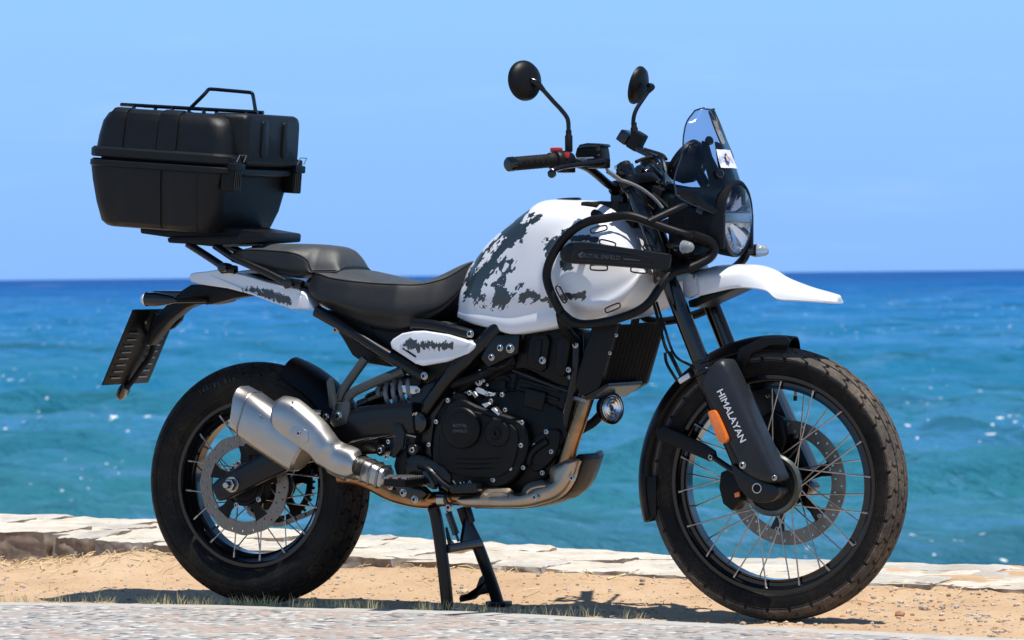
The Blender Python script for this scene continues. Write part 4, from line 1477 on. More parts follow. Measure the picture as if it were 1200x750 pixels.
def patch(lv, x0, x1, off, i0, i1, sgn=-1):
    """raised panel on the long side of the case, following its curve"""
    mb = MB()
    def sidepts(o_):
        rows = []
        for (cx, hx, hy, r, z) in crom4(lv, i0, i1):
            rows.append([cl(cx + x, sgn * (hy + o_), z + (o_ if z > 0.10 else 0)) for x in np.linspace(x0, x1, 4)])
        return rows
    a = sidepts(off)
    b = sidepts(-0.006)
    n = len(a)
    ring_rows = []
    for ra, rb in zip(a, b):
        ring_rows.append([rb[0]] + ra + [rb[-1]])
    mb.loft(ring_rows, closed=True)
    return mb
def crom4(lv, i0, i1):
    out = []
    for i in range(i0, i1):
        for k in range(4):
            f = k / 4
            out.append(tuple(a * (1 - f) + b * f for a, b in zip(lv[i], lv[i + 1])))
    out.append(lv[i1])
    return out
for sgn in (-1, 1):
    for (a, b, off) in ((-0.155, -0.108, 0.0045), (-0.105, -0.005, 0.0025), (0.0, 0.058, 0.0055)):
        patch(lid_l, a, b, off, 0, 5, sgn).build('lid_panel', 'case_plastic', case, bevel=0.0018)
    for (a, b, off) in ((-0.108, 0.028, 0.004), (0.045, 0.14, 0.0015)):
        patch(body_l, a, b, off, 0, 4, sgn).build('base_panel', 'case_plastic', case, bevel=0.0018)
# cushion block on the lid's front, with two moulded grooves
mb = MB()
rr_ = []
for (x, hy, z0, z1) in ((0.135, 0.150, 0.010, 0.140), (0.225, 0.150, 0.006, 0.142), (0.236, 0.145, 0.008, 0.138), (0.242, 0.135, 0.018, 0.128)):
    rr_.append([cl(x, y, (z0 + z1) / 2 + z) for y, z in rrect(0, hy, (z1 - z0) / 2, 0.022, 4)])
mb.loft(rr_)
mb.build('back_cushion', 'case_plastic', case, sharp=40)
for y in (-0.055, 0.060):
    mb = MB()
    mb.loft([[cl(0.2425 + d, y + yy, 0.075 + zz) for yy, zz in rrect(0, 0.018 - s, 0.052 - s, 0.016 - s, 4)] for d, s in ((-0.004, 0.0), (0.004, 0.001), (0.0055, 0.004))])
    mb.build('cushion_rib', 'case_plastic', case, sharp=40)
# latches
for y in (-0.165, 0.165):
    mb = MB()
    mb.loft([[cl(0.214 + d, y + yy, -0.022 + zz) for yy, zz in rrect(0, 0.022, 0.046, 0.006, 3)] for d in (-0.02, 0.016)])
    mb.loft([[cl(0.222 + d, y + yy, -0.002 + zz) for yy, zz in rrect(0, 0.026, 0.010, 0.005, 3)] for d in (-0.01, 0.016)])
    lt = mb.build('latch', 'black_plastic', case, bevel=0.002)
    for k in range(4):
        yy = y - 0.015 + 0.010 * k
        rod('latch_rib', cl(0.231, yy, -0.062), cl(0.232, yy, -0.014), 0.0018, 'black_gloss', lt)
    mb = MB()
    mb.tube([cl(0.236, y - 0.018, 0.012), cl(0.244, y - 0.018, 0.030), cl(0.244, y + 0.018, 0.030), cl(0.236, y + 0.018, 0.012)], 0.0014, 6)
    mb.build('latch_wire', 'steel', lt)
# lid rail
for y in (-0.06, 0.06):
    a_, b_ = Q('A', 240, 122, -0.06), Q('A', 828, 155, -0.06)
    if y > 0:
        b_ = a_ + (b_ - a_) * 0.88
    a_.y = b_.y = y
    mb = MB()
    mb.tube([a_ - Vector((0.006, 0, 0)), a_, b_, b_ + Vector((0.003, 0, 0))], 0.0052, 10)
    lr = mb.build('lid_rail', 'black_gloss', case)
    for f in (0.085, 0.375, 0.61, 0.93):
        p = a_ + (b_ - a_) * f
        rod('rail_post', p, p - ezv * 0.018, 0.0055, 'black_gloss', lr)
mb = MB()
mb.tube(QL('A', -0.06, (540, 134), (580, 95), (606, 68), (614, 58), (628, 54), (700, 60), (790, 68), (806, 72), (812, 84), (818, 120), (824, 154)), 0.0052, 10, smooth=2)
mb.build('rail_hoop', 'black_gloss', case)
# ------------------------------------------------------------------ FRONT END
def mirror(pts):
    return [Vector((p.x, -p.y, p.z)) for p in pts]
fa, fb = P(787.9, 338.6, -0.105), P(820.6, 421.8, -0.105)
FD = (fb - fa).normalized()                                 # down the fork
def fk(t_, y):
    p = fa + FD * t_
    return Vector((p.x, y, p.z))
Lseal = (P(824, 432, -0.105) - fa).length
for sgn in (-1, 1):
    y = 0.105 * sgn
    mb = MB()
    mb.lathe([(0.019, -0.335), (0.0215, -0.33), (0.0215, -0.02), (0.0222, 0.0), (0.0222, Lseal - 0.01), (0.020, Lseal)], fk(0, y), FD, 24)
    tb_ = mb.build('fork_tube', 'black_gloss', moto, sharp=30)
    mb = MB()
    mb.lathe([(0.0232, Lseal - 0.022), (0.0262, Lseal - 0.020), (0.0262, Lseal - 0.012), (0.0245, Lseal - 0.010), (0.0245, Lseal + 0.004), (0.0275, Lseal + 0.006), (0.0275, Lseal + 0.014), (0.025, Lseal + 0.016), (0.026, Lseal + 0.06), (0.024, Lseal + 0.20), (0.022, Lseal + 0.26)], fk(0, y), FD, 24)
    mb.build('fork_seal', 'black_paint', tb_, sharp=30)
    mb = MB()
    mb.lathe([(0.024, -0.34), (0.024, -0.325), (0.018, -0.350), (0.012, -0.352), (0.002, -0.352)], fk(0, y), FD, 6)
    mb.build('fork_cap', 'alloy' if sgn > 0 else 'black_paint', tb_, bevel=0.002)
# triple clamps
def clamp(name, t_, h, ext):
    mb = MB()
    rings = []
    c0 = fk(t_, 0)
    perp = Vector((FD.z, 0, -FD.x))                        # ahead of the fork
    if perp.x < 0:
        perp = -perp
    pts = []
    for k in range(28):
        a = 2 * math.pi * k / 28
        yy = math.copysign(abs(math.sin(a)) ** 0.6, math.sin(a)) * 0.138
        xx = math.copysign(abs(math.cos(a)) ** 0.8, math.cos(a)) * (0.036 if abs(yy) > 0.07 else 0.042)
        if math.cos(a) < 0 and abs(yy) < 0.07:
            xx -= ext
        pts.append((xx, yy))
    mb.loft([[c0 + perp * x + Vector((0, y, 0)) + FD * q for x, y in pts] for q in (-h / 2, h / 2)])
    mb.build(name, 'black_paint', moto, bevel=0.004)
clamp('upper_triple_clamp', -0.295, 0.028, 0.02)
clamp('lower_triple_clamp', -0.055, 0.036, 0.02)
mb = MB()
pp_ = Vector((FD.z, 0, -FD.x))
if pp_.x > 0:
    pp_ = -pp_
mb.lathe([(0.030, -0.29), (0.030, -0.06)], fk(0, 0) + pp_ * 0.035, FD, 20)
mb.build('steering_head', 'black_paint', moto)

# fork guards ("HIMALAYAN") and axle lugs
outl = [(172, 145), (190, 112), (208, 92), (224, 87), (238, 98), (262, 150), (300, 235), (345, 330), (366, 378), (368, 392), (350, 401), (318, 396), (278, 376), (262, 350), (225, 275), (178, 168)]
for sgn in (-1, 1):
    near = QL('K', -0.150, *outl)
    rings = []
    cx = sum((p for p in near), Vector()) / len(near)
    ax_ = (near[8] - near[1]).normalized()
    for (yy, sc) in ((-0.078, 0.98), (-0.125, 1.0), (-0.144, 0.93), (-0.152, 0.78), (-0.155, 0.5)):
        ring = []
        for p in crom(near, 2, True):
            d = p - cx
            al = ax_ * d.dot(ax_)
            pe = d - al
            q = cx + al * (1 - (1 - sc) * 0.25) + pe * sc
            ring.append(Vector((q.x, yy * (-sgn), q.z)))
        rings.append(ring)
    mb = MB()
    mb.loft(rings)
    fg = mb.build('fork_guard', 'fork_guard', moto, sharp=50)
    mb = MB()
    lug = [(255, 350), (285, 372), (330, 395), (362, 405), (375, 420), (362, 440), (338, 448), (305, 442), (280, 420), (262, 385)]
    lp_ = [Vector((p.x, 0.0, p.z)) for p in crom(QL('K', -0.13, *lug), 3, True)]
    mb.prism([Vector((p.x, sgn * 0.138, p.z)) for p in lp_], sgn * 0.075)
    ax2 = mb.build('axle_lug', 'black_paint', moto, bevel=0.005)
    if sgn < 0:
        fg['label'] = 'dark grey fork guard with white lettering'
        bolt(Q('K', 278, 354, -0.156), 0.0095, fg)
        bolt(Q('K', 358, 385, -0.152), 0.008, fg)
        mb = MB()
        pc = Q('K', 316, 412, -0.138)
        mb.lathe([(0.013, -0.004), (0.013, 0.003), (0.0102, 0.003), (0.0100, -0.004)], pc, YAX, 24, caps=False)
        mb.build('axle_end', 'steel', ax2)
        mb = MB()
        mb.lathe([(0.010, 0), (0.002, 0.001)], pc, YAX, 20)
        mb.build('axle_bore', 'black_plastic', ax2)
        a_, b_ = Q('T', 268, 80, -0.156), Q('T', 378, 318, -0.156)
        mid = (Q('T', 320, 198, -0.1575))
        text('HIMALAYAN', 'lettering', mid, b_ - a_, 0.0245, 'white_print', fg, depth=0.0006, sx=1.06, bold=0.012)
        # reflector
        mb = MB()
        pts = crom(QL('T', -0.150, (218, 185), (235, 170), (255, 175), (285, 235), (313, 305), (305, 325), (285, 332), (268, 318), (240, 250)), 3, True)
        mb.prism([Vector((p.x, -0.166, p.z)) for p in pts], -0.140)
        rf = mb.build('side_reflector', 'orange_lens', moto, bevel=0.003)
        rf['label'] = 'orange reflector beside the lettering'
# caliper on the far side + mount stay on the far leg
mb = MB()
mb.prism(QL('K', 0.10, (330, 240), (370, 215), (400, 235), (410, 285), (395, 330), (350, 325)), 0.045, 0.115)
mb.build('front_caliper', 'engine_black', moto, bevel=0.010, seg=3)
for x, y in ((342, 179), (362, 226)):
    bolt(Q('K', x, y, 0.077), 0.0075, moto)
# near-side caliper seen behind the guard's rear edge
mb = MB()
mb.prism(QL('K', -0.06, (232, 370), (262, 360), (285, 395), (285, 440), (262, 470), (238, 450), (228, 410)), -0.02, -0.085)
mb.build('near_caliper', 'engine_black', moto, bevel=0.008)
mb = MB()
mb.prism(QL('K', -0.086, (258, 425), (270, 420), (272, 432), (260, 436)), -0.08)
mb.build('orange_mark', 'orange_lens', moto, bevel=0.001)

# low front mudguard: curved shell round the tyre
def fender(c, Rr, w, a0, a1, n, lip, name, m, wfun=None):
    outer, mb = [], MB()
    rings = []
    for k in range(n):
        f = k / (n - 1)
        a = a0 + (a1 - a0) * f
        ww = w * (wfun(f) if wfun else 1)
        sec = []
        for q in range(13):
            v_ = -1 + q / 6
            yy = ww * v_
            rr = Rr - lip * abs(v_) ** 2.6
            sec.append((yy, rr))
        ring = [Vector((c.x + r * math.cos(a), y, c.z + r * math.sin(a))) for y, r in sec] + [Vector((c.x + (r - 0.003) * math.cos(a), y * 0.96, c.z + (r - 0.003) * math.sin(a))) for y, r in reversed(sec)]
        rings.append(ring)
    mb.loft(rings)
    return mb.build(name, m, moto, sharp=45)
fend = fender(FC, 0.378, 0.064, R(82), R(196), 46, 0.036, 'front_mudguard', 'black_plastic', lambda f: 0.75 + 0.25 * min(1, f * 6))
mb = MB()
mb.prism(QL('K', -0.066, (255, 120), (270, 60), (330, 33), (388, 31), (397, 40), (393, 52), (350, 52), (300, 75), (275, 130)), -0.056)
mb.build('mudguard_brow', 'black_plastic', fend, bevel=0.003)
mb = MB()
mb.prism(QL('K', -0.075, (60, 262), (80, 255), (120, 272), (180, 300), (208, 318), (212, 338), (196, 346), (160, 330), (90, 300), (62, 290)), -0.058)
st_ = mb.build('mudguard_stay', 'black_plastic', moto, bevel=0.005)
bolt(Q('K', 199, 334, -0.077), 0.0085, st_)
mb = MB()
mb.tube(QV('K', (200, 330, -0.07), (232, 352, -0.08), (262, 372, -0.09)), 0.008, 8)
mb.build('stay_link', 'black_paint', moto)
mb = MB()
mb.prism(QL('K', -0.058, (30, 385), (62, 380), (62, 480), (34, 495), (26, 420)), -0.05)
mb.build('mudflap', 'black_plastic', fend, bevel=0.003)

# --- white high beak
rowsB = [  # near lower edge, near crease, centre ridge   (J crop)
    ((590, 218, -0.070), (585, 150, -0.066), (640, 112, 0.0)),
    ((650, 204, -0.078), (640, 140, -0.072), (690, 100, 0.0)),
    ((740, 184, -0.082), (735, 128, -0.072), (780, 96, 0.0)),
    ((810, 184, -0.082), (790, 122, -0.068), (840, 99, 0.0)),
    ((870, 196, -0.078), (850, 140, -0.062), (900, 118, 0.0)),
    ((908, 226, -0.074), (900, 172, -0.058), (950, 146, 0.0)),
    ((980, 232, -0.064), (985, 198, -0.050), (1030, 180, 0.0)),
    ((1060, 237, -0.052), (1062, 214, -0.042), (1090, 201, 0.0)),
    ((1118, 241, -0.036), (1118, 228, -0.030), (1136, 213, 0.0)),
    ((1138, 241, -0.020), (1139, 234, -0.017), (1146, 222, 0.0)),
    ((1141, 240, -0.012), (1142, 237, -0.010), (1147, 232, 0.0))]
lo, cr, ce = [crom([Q('J', *r[k]) for r in rowsB], 4) for k in range(3)]
rings = []
for a, b, c in zip(lo, cr, ce):
    half = [a, a * 0.5 + b * 0.5 + Vector((0, -0.003, 0)), b, b * 0.55 + c * 0.45 + Vector((0, 0, 0.006)), c]
    half = crom(half, 3)
    full = half + mirror(reversed(half[:-1]))
    inner = [p + Vector((0, -0.003 if p.y > 0.004 else (0.003 if p.y < -0.004 else 0), -0.003)) for p in reversed(full)]
    rings.append(full + inner)
mb = MB()
mb.loft(rings)
bk = mb.build('front_beak', 'beak_white', moto, sharp=50)
bk['label'] = 'white high front mudguard shaped like a beak'
mb = MB()
mb.prism(QL('J', -0.085, (548, 150), (575, 132), (598, 138), (604, 170), (610, 208), (568, 228), (552, 215)), -0.06)
br = mb.build('beak_bracket', 'alloy_paint', moto, bevel=0.004)
bolt(Q('J', 594, 146, -0.087), 0.005, br)
mb = MB()
mb.prism(QL('J', -0.06, (570, 235), (640, 210), (760, 186), (700, 215), (600, 260), (575, 262)), 0.06)
mb.build('beak_underside', 'black_plastic', moto, bevel=0.004)

# --- headlamp
HC = P(860, 256, 0)
HA = Vector((1, 0, -0.04)).normalized()
mb = MB()
mb.lathe([(0.02, -0.10), (0.055, -0.095), (0.078, -0.07), (0.094, -0.03), (0.0985, 0.0), (0.0985, 0.010), (0.094, 0.014), (0.0885, 0.012), (0.0885, 0.0)], HC, HA, 48, caps=False)
hl = mb.build('headlamp', 'black_plastic', moto, sharp=35)
hl['label'] = 'round headlamp in black bezel below the screen'
mb = MB()
mb.lathe([(0.0885, 0.006), (0.075, -0.020), (0.045, -0.045), (0.015, -0.052)], HC, HA, 40, caps=False)
mb.build('reflector_bowl', 'lamp_silver', hl)
mb = MB()
for k in range(6):                                          # faceted reflector vanes
    a = R(30 + 60 * k)
    e1, e2 = Vector((0, 1, 0)), HA.cross(Vector((0, 1, 0)))
    dirv = e1 * math.cos(a) + e2 * math.sin(a)
    sidev = e1 * -math.sin(a) + e2 * math.cos(a)
    p0, p1 = HC + dirv * 0.014 - HA * 0.036, HC + dirv * 0.082 - HA * 0.004
    for s_, dz in ((-1, 0.006), (1, -0.004)):
        mb.add([p0 + sidev * 0.004 * s_, p0 + sidev * 0.016 * s_ - HA * 0.004, p1 + sidev * 0.034 * s_ - HA * 0.008, p1 + sidev * 0.010 * s_ + HA * dz], [(0, 1, 2, 3)])
mb.build('reflector_facets', 'lamp_silver', hl)
mb = MB()
mb.box(HC - HA * 0.020 + Vector((0, 0, 0.002)), 0.03, 0.16, 0.026)
mb.build('lamp_bar', 'alloy', hl, bevel=0.006, seg=3)
mb = MB()
for k in range(2):
    mb.lathe([(0.018, 0), (0.020, 0.012), (0.014, 0.016), (0.002, 0.016)], HC + Vector((-0.028, -0.03 + 0.06 * k, 0.0)), HA, 20)
mb.build('lamp_projector', 'lens_white', hl)
mb = MB()
mb.lathe([(0.090, 0.008), (0.080, 0.017), (0.06, 0.024), (0.03, 0.029), (0.002, 0.030)], HC, HA, 40, caps=False)
mb.lathe([(0.090, 0.006), (0.080, 0.0145), (0.06, 0.0215), (0.03, 0.0265), (0.002, 0.0275)], HC, HA, 40, caps=False)
mb.build('lamp_glass', 'lens_glass', hl)
# lamp brackets and the stuff behind them
for sgn in (-1, 1):
    mb = MB()
    mb.prism([Vector((p.x, 0.10 * sgn, p.z)) for p in QL('I', -0.10, (440, 470), (560, 500), (600, 500), (600, 650), (560, 640), (470, 620), (430, 540))], 0.085 * sgn)
    mb.build('lamp_bracket', 'black_plastic', moto, bevel=0.004)
mb = MB()
mb.box(fk(-0.17, 0) + Vector((0.075, 0, 0.0)), 0.07, 0.15, 0.16)
mb.build('wiring_box', 'black_plastic', moto, bevel=0.012, seg=3)
# indicators at the front
def indicator(p, q, lensdir, name):
    stem = MB()
    stem.tube([q, (p + q) / 2, p], 0.0085, 10)
    o = stem.build(name, 'black_plastic', moto)
    b = MB()
    b.lathe([(0.006, -0.018), (0.013, -0.012), (0.0165, 0.004), (0.017, 0.010)], p, lensdir, 18)
    b.build('housing', 'black_gloss', o)
    l = MB()
    l.lathe([(0.0165, 0.010), (0.0160, 0.018), (0.012, 0.034), (0.006, 0.040), (0.001, 0.041)], p, lensdir, 18)
    l.build('lens', 'clear_lens', o)
    return o
indicator(Q('I', 418, 640, -0.20), Q('I', 372, 634, -0.12), Vector((0.95, -0.2, -0.05)), 'front_indicator')
indicator(Q('I', 724, 656, 0.16), Q('I', 690, 660, 0.08), Vector((0.95, 0.2, -0.05)), 'front_indicator')

# --- windscreen: smoked sheet with two ridges
rowsS = [((480, 70, -0.045), (522, 61, -0.018), (549, 68, 0.018)), ((446, 118, -0.085), (542, 128, -0.03), (586, 146, 0.03)), ((432, 180, -0.115), (550, 200, -0.04), (618, 212, 0.04)),
         ((427, 245, -0.14), (562, 270, -0.05), (648, 280, 0.05)), ((396, 345, -0.16), (580, 340, -0.055), (676, 345, 0.055)), ((398, 395, -0.165), (592, 400, -0.06), (690, 392, 0.06)), ((420, 440, -0.155), (590, 455, -0.068), (688, 440, 0.068)), ((560, 502, -0.10), (600, 505, -0.075), (690, 485, 0.075))]
cols_ = []
for k in range(3):
    cols_.append(crom([Q('I', *r[k]) for r in rowsS], 6))
rings = []
for ne, nr_, fr_ in zip(*cols_):
    cxm = (nr_.x + fr_.x) / 2
    zm_ = (nr_.z + fr_.z) / 2
    nrr, frr = Vector((cxm, nr_.y, zm_)), Vector((cxm, fr_.y, zm_))
    fe = Vector((ne.x, -ne.y, ne.z))
    cen = (nrr + frr) / 2 + Vector((0.006 * min(1, (frr.y - nrr.y) / 0.09), 0, 0.0))
    half = crom([ne, ne * 0.5 + nrr * 0.5 + Vector((0.010, -0.006, 0.004)), nrr, cen], 4)
    full = half + mirror(reversed(half[:-1]))
    rings.append(full)
mb = MB()
mb.loft(rings, closed=False)
ws = mb.build('windscreen', 'smoked_screen', moto, sharp=60)
ws['label'] = 'smoked blue windscreen above the headlamp'
mb = MB()
mb.tube([r[0] for r in rings] , 0.0022, 6)
mb.tube([r[-1] for r in rings], 0.0022, 6)
mb.build('screen_edge', 'screen_edge_tint', ws)
tp_ = MB()
tp_.tube(rings[0], 0.0022, 6)
tp_.build('screen_top_edge', 'screen_edge_tint', ws)
for (x, y, l) in ((540, 196, -0.055), (583, 334, -0.07), (500, 486, -0.12)):
    p = Q('I', x, y, l)
    mb = MB()
    mb.lathe([(0.002, -0.004), (0.011, -0.004), (0.012, 0.002), (0.009, 0.005), (0.002, 0.005)], p, (0.75, -0.6, 0.3), 18)
    mb.build('screen_grommet', 'black_gloss', ws)
for (x, y, l) in ((518, 303, -0.03), (545, 382, -0.03), (463, 312, 0.0)):
    bolt(Q('I', x, y, l), 0.007, moto, dark=False, ax=(0.7, -0.7, 0.1))
# screen bracket behind the sheet
mb = MB()
mb.prism(QL('I', -0.05, (505, 195), (530, 205), (545, 260), (580, 330), (600, 400), (590, 470), (560, 470), (540, 380), (520, 300)), -0.035)
mb.build('screen_bracket', 'black_plastic', moto, bevel=0.003)
mb = MB()
mb.prism([Vector((p.x, 0.05, p.z)) for p in QL('I', -0.05, (505, 195), (530, 205), (545, 260), (580, 330), (600, 400), (590, 470), (560, 470), (540, 380), (520, 300))], 0.035)
mb.build('screen_bracket', 'black_plastic', moto, bevel=0.003)
# sticker on the screen's middle facet
def screen_pt(v_, u_):
    """v along the rows, u across the middle facet (-1..1)"""
    fi = v_ * (len(rings) - 1)
    i = int(fi)
    f = fi - i
    m0 = len(rings[0])
    j = (m0 - 1) / 2 + u_ * 4
    def at(i_):
        k = int(j)
        g = j - k
        return rings[i_][k] * (1 - g) + rings[i_][min(k + 1, m0 - 1)] * g
    return at(i) * (1 - f) + at(min(i + 1, len(rings) - 1)) * f
va, vb = 0.345, 0.505
mb = MB()
g_ = []
for i in range(7):
    g_.append([screen_pt(va + (vb - va) * i / 6, -1.0 + 2.0 * j / 8) + Vector((0.0035, 0, 0.001)) for j in range(9)])
mb.loft(g_, closed=False)
stk = mb.build('screen_sticker', 'white_print', ws)
stk['label'] = 'white sticker with purple and yellow crest'
c_ = screen_pt((va + vb) / 2, -0.25) + Vector((0.006, 0, 0.001))
upS = (screen_pt(va, 0) - screen_pt(vb, 0)).normalized()
nS = Vector((0, 1, 0)).cross(upS)
if nS.x < 0:
    nS = -nS
def sticker_disc(c, r, m, name, sy=1.0, lift=0.0):
    mb = MB()
    pts = [c + nS * lift + Vector((0, 1, 0)) * r * math.cos(2 * math.pi * k / 20) * (1 + 0.12 * math.cos(k * math.pi / 2)) + upS * r * sy * math.sin(2 * math.pi * k / 20) * (1 + 0.12 * math.cos(k * math.pi / 2)) for k in range(20)]
    mb.loft([pts, [p - nS * 0.0006 for p in pts]])
    return mb.build(name, m, stk)
sticker_disc(c_, 0.0115, 'blue_print', 'crest', 1.25, 0.0015)
sticker_disc(c_, 0.0065, 'yellow_print', 'crest_heart', 1.3, 0.0022)
text('BIO', 'lettering', screen_pt((va + vb) / 2, -0.72) + Vector((0.006, 0, 0.001)), (0, 1, 0), 0.020, 'pale_print', stk, upv=upS, depth=0.0003)
text('ANA', 'lettering', screen_pt((va + vb) / 2, 0.32) + Vector((0.006, 0, 0.001)), (0, 1, 0), 0.020, 'pale_print', stk, upv=upS, depth=0.0003)

# --- round instrument
ID = Vector((-0.80, 0, 0.60)).normalized()
IC = P(806, 190, 0.0)
mb = MB()
mb.lathe([(0.012, -0.045), (0.035, -0.040), (0.052, -0.022), (0.0585, 0.0), (0.0595, 0.012), (0.0575, 0.020), (0.053, 0.022), (0.052, 0.017), (0.002, 0.016)], IC, ID, 40)
ins = mb.build('instrument', 'black_plastic', moto, sharp=40)
mb = MB()
mb.lathe([(0.0575, 0.003), (0.0603, 0.004), (0.0603, 0.007), (0.0575, 0.008)], IC, ID, 40, caps=False)
mb.build('instrument_trim', 'black_gloss', ins)
mb = MB()
mb.tube([IC - ID * 0.03, IC - ID * 0.08 + Vector((-0.02, 0, -0.03)), fk(-0.29, 0)], 0.014, 10, smooth=3)
mb.build('instrument_stalk', 'black_plastic', moto)

# --- handlebar
hb = QV('N', (598, 192.3, -0.425), (624, 190, -0.36), (648, 188, -0.30), (668, 190, -0.25), (686, 195, -0.205), (700, 205, -0.15), (713, 216, -0.09), (724, 221, -0.04))
hb2 = hb + mirror(reversed(hb))
mb = MB()
mb.tube(hb2, 0.0112, 14, smooth=5)
hbar = mb.build('handlebar', 'black_paint', moto)
for sgn in (1, -1):
    g = [Vector((p.x, p.y * sgn, p.z)) for p in hb]
    t0 = (g[2] - g[0]).normalized()
    LG = (g[2] - g[0]).length
    mb = MB()
    prof = [(0.004, -0.004), (0.0165, -0.003), (0.0185, 0.002), (0.0185, 0.010), (0.0170, 0.013)]
    for k in range(18):
        h = 0.016 + (LG - 0.03) * k / 17
        prof.append((0.0172 + 0.0007 * (k % 2), h))
    prof += [(0.0205, LG - 0.010), (0.0205, LG)]
    mb.lathe(prof, g[0], t0, 22)
    gr = mb.build('grip', 'rubber', hbar, sharp=50)
    mb = MB()
    mb.lathe([(0.002, -0.011), (0.0145, -0.010), (0.0182, -0.006), (0.0190, 0.006), (0.0182, 0.010)], g[0], t0, 22)
    mb.build('bar_end', 'black_gloss', hbar)
    # moulded zigzag on the grip
    mb = MB()
    u1 = Vector((0, 0, 1))
    s1 = t0.cross(u1).normalized()
    zz = []
    for k in range(11):
        a = R(180 + (25 if k % 2 else -5)) * (1)
        dirv = (-s1 if (s1.y > 0) else s1)
        ang = R(18 if k % 2 else -14)
        d = dirv * math.cos(ang) + u1 * math.sin(ang)
        zz.append(g[0] + t0 * (0.022 + (LG - 0.05) * k / 10) + d * 0.0182)
    mb.tube(zz, 0.0012, 5)
    mb.build('grip_pattern', 'black_gloss', gr)
    # switch housing
    mb = MB()
    c = g[2] + (g[3] - g[2]) * 0.55
    d2 = (g[3] - g[2]).normalized()
    mb.lathe([(0.012, -0.030), (0.0245, -0.027), (0.0275, -0.016), (0.0275, 0.014), (0.0245, 0.026), (0.013, 0.028)], c, d2, 20)
    mb.box(c + Vector((0.010, 0, -0.014)), 0.034, 0.045, 0.030)
    mb.build('switch_housing', 'black_plastic', hbar, bevel=0.004)
mb = MB()
p = Q('H', 300, 482, -0.28)
mb.box(p, 0.026, 0.022, 0.012)
mb.build('starter_switch', 'red_switch', hbar, bevel=0.003)
mb = MB()
p = Q('H', 352, 508, -0.292)
mb.box(p, 0.013, 0.006, 0.014)
mb.build('hazard_switch', 'red_switch', hbar, bevel=0.002)
mb = MB()
mb.box(Q('V', 405, 172, 0.21), 0.017, 0.012, 0.013, Matrix.Rotation(R(20), 3, 'Y'))
mb.build('horn_switch', 'red_switch', hbar, bevel=0.003)
# levers and their perches
for sgn in (1, -1):
    pts = QV('H', (268, 602, -0.40), (285, 582, -0.395), (330, 567, -0.36), (400, 556, -0.31), (470, 548, -0.26), (525, 540, -0.22))
    pts = [Vector((p.x, p.y * sgn, p.z)) for p in pts]
    mb = MB()
    mb.tube(pts, [0.0085, 0.0065, 0.006, 0.0065, 0.008, 0.010], 10, smooth=4)
    mb.build('lever', 'black_paint', hbar)
    mb = MB()
    c = Q('H', 505, 548, -0.21)
    c.y *= sgn
    mb.box(c, 0.045, 0.045, 0.026, Matrix.Rotation(R(-25 * sgn), 3, 'Z'))
    mb.build('lever_perch', 'black_paint', hbar, bevel=0.005)
mb = MB()
mb.lathe([(0.006, -0.004), (0.0095, 0), (0.0105, 0.01), (0.006, 0.012)], Q('H', 283, 600, -0.40), (0.1, -1, 0), 14)
mb.build('lever_knob', 'black_gloss', hbar)
# master cylinder reservoir
mb = MB()
mb.prism(crom(QL('H', -0.205, (400, 530), (398, 480), (408, 468), (455, 460), (505, 462), (516, 470), (524, 528), (515, 535)), 2, True), -0.155)
rsv = mb.build('brake_reservoir', 'black_plastic', hbar, bevel=0.004)
mb = MB()
mb.prism(QL('H', -0.210, (404, 470), (412, 456), (450, 448), (508, 450), (518, 458), (516, 466), (405, 476)), -0.150)
mb.build('reservoir_lid', 'black_gloss', rsv, bevel=0.002)
text('O', 'warning_print', Q('H', 505, 478, -0.2056), (1, 0, 0), 0.012, 'tan_print', rsv, depth=0.0004)
text('=', 'warning_print', Q('H', 507, 508, -0.2056), (1, 0, 0), 0.014, 'tan_print', rsv, depth=0.0004)
mb = MB()
mb.box(Q('H', 450, 530, -0.19), 0.055, 0.04, 0.012)
mb.build('reservoir_base', 'alloy', rsv, bevel=0.003)
# mirrors
def mirror_set(stem, base, head, nrm, rad, spin):
    mb = MB()
    mb.tube(stem, 0.0058, 10, smooth=5)
    o = mb.build('mirror', 'black_paint', hbar)
    mb = MB()
    mb.lathe([(0.0088, 0), (0.0098, 0.004), (0.0098, 0.040), (0.0075, 0.044), (0.0075, 0.055)], base, stem[0] - base, 16)
    mb.build('mirror_clamp', 'rubber', o)
    mb = MB()
    mb.tube(stem[-3:], [0.0062, 0.009, 0.0075], 12, smooth=4)
    mb.build('mirror_knuckle', 'black_paint', o)
    mb = MB()
    mb.lathe([(0.002, 0.020), (0.014, 0.0195), (0.032, 0.016), (0.046, 0.008), (0.0515, -0.001), (0.0515, -0.006), (0.047, -0.007)], head, nrm, 40, caps=False)
    mb.build('mirror_shell', 'black_plastic', o, sharp=50)
    mb = MB()
    mb.lathe([(0.048, -0.0065), (0.002, -0.006)], head, nrm, 40)
    mb.build('mirror_glass', 'chrome', o)
    return o
mirror_set(QV('H', (360, 388, -0.22), (355, 332, -0.222), (325, 288, -0.235), (285, 245, -0.25), (238, 192, -0.268), (205, 155, -0.282), (178, 142, -0.288)), Q('H', 361, 492, -0.22), Q('H', 148, 143, -0.285), Vector((0.90, -0.43, 0.06)), 0.052, 0)
mirror_set(QV('H', (681, 395, 0.22), (676, 340, 0.222), (688, 290, 0.235), (720, 238, 0.255), (748, 198, 0.27), (766, 175, 0.275), (752, 168, 0.29)), Q('H', 684, 450, 0.22), Q('H', 700, 167, 0.295), Vector((0.965, 0.03, -0.25)), 0.052, 0)
mb = MB()
mb.box(Q('V', 300, 75, 0.24), 0.03, 0.05, 0.032, Matrix.Rotation(R(35), 3, 'Y'))
mb.build('clutch_perch', 'black_gloss', hbar, bevel=0.004)
mb = MB()
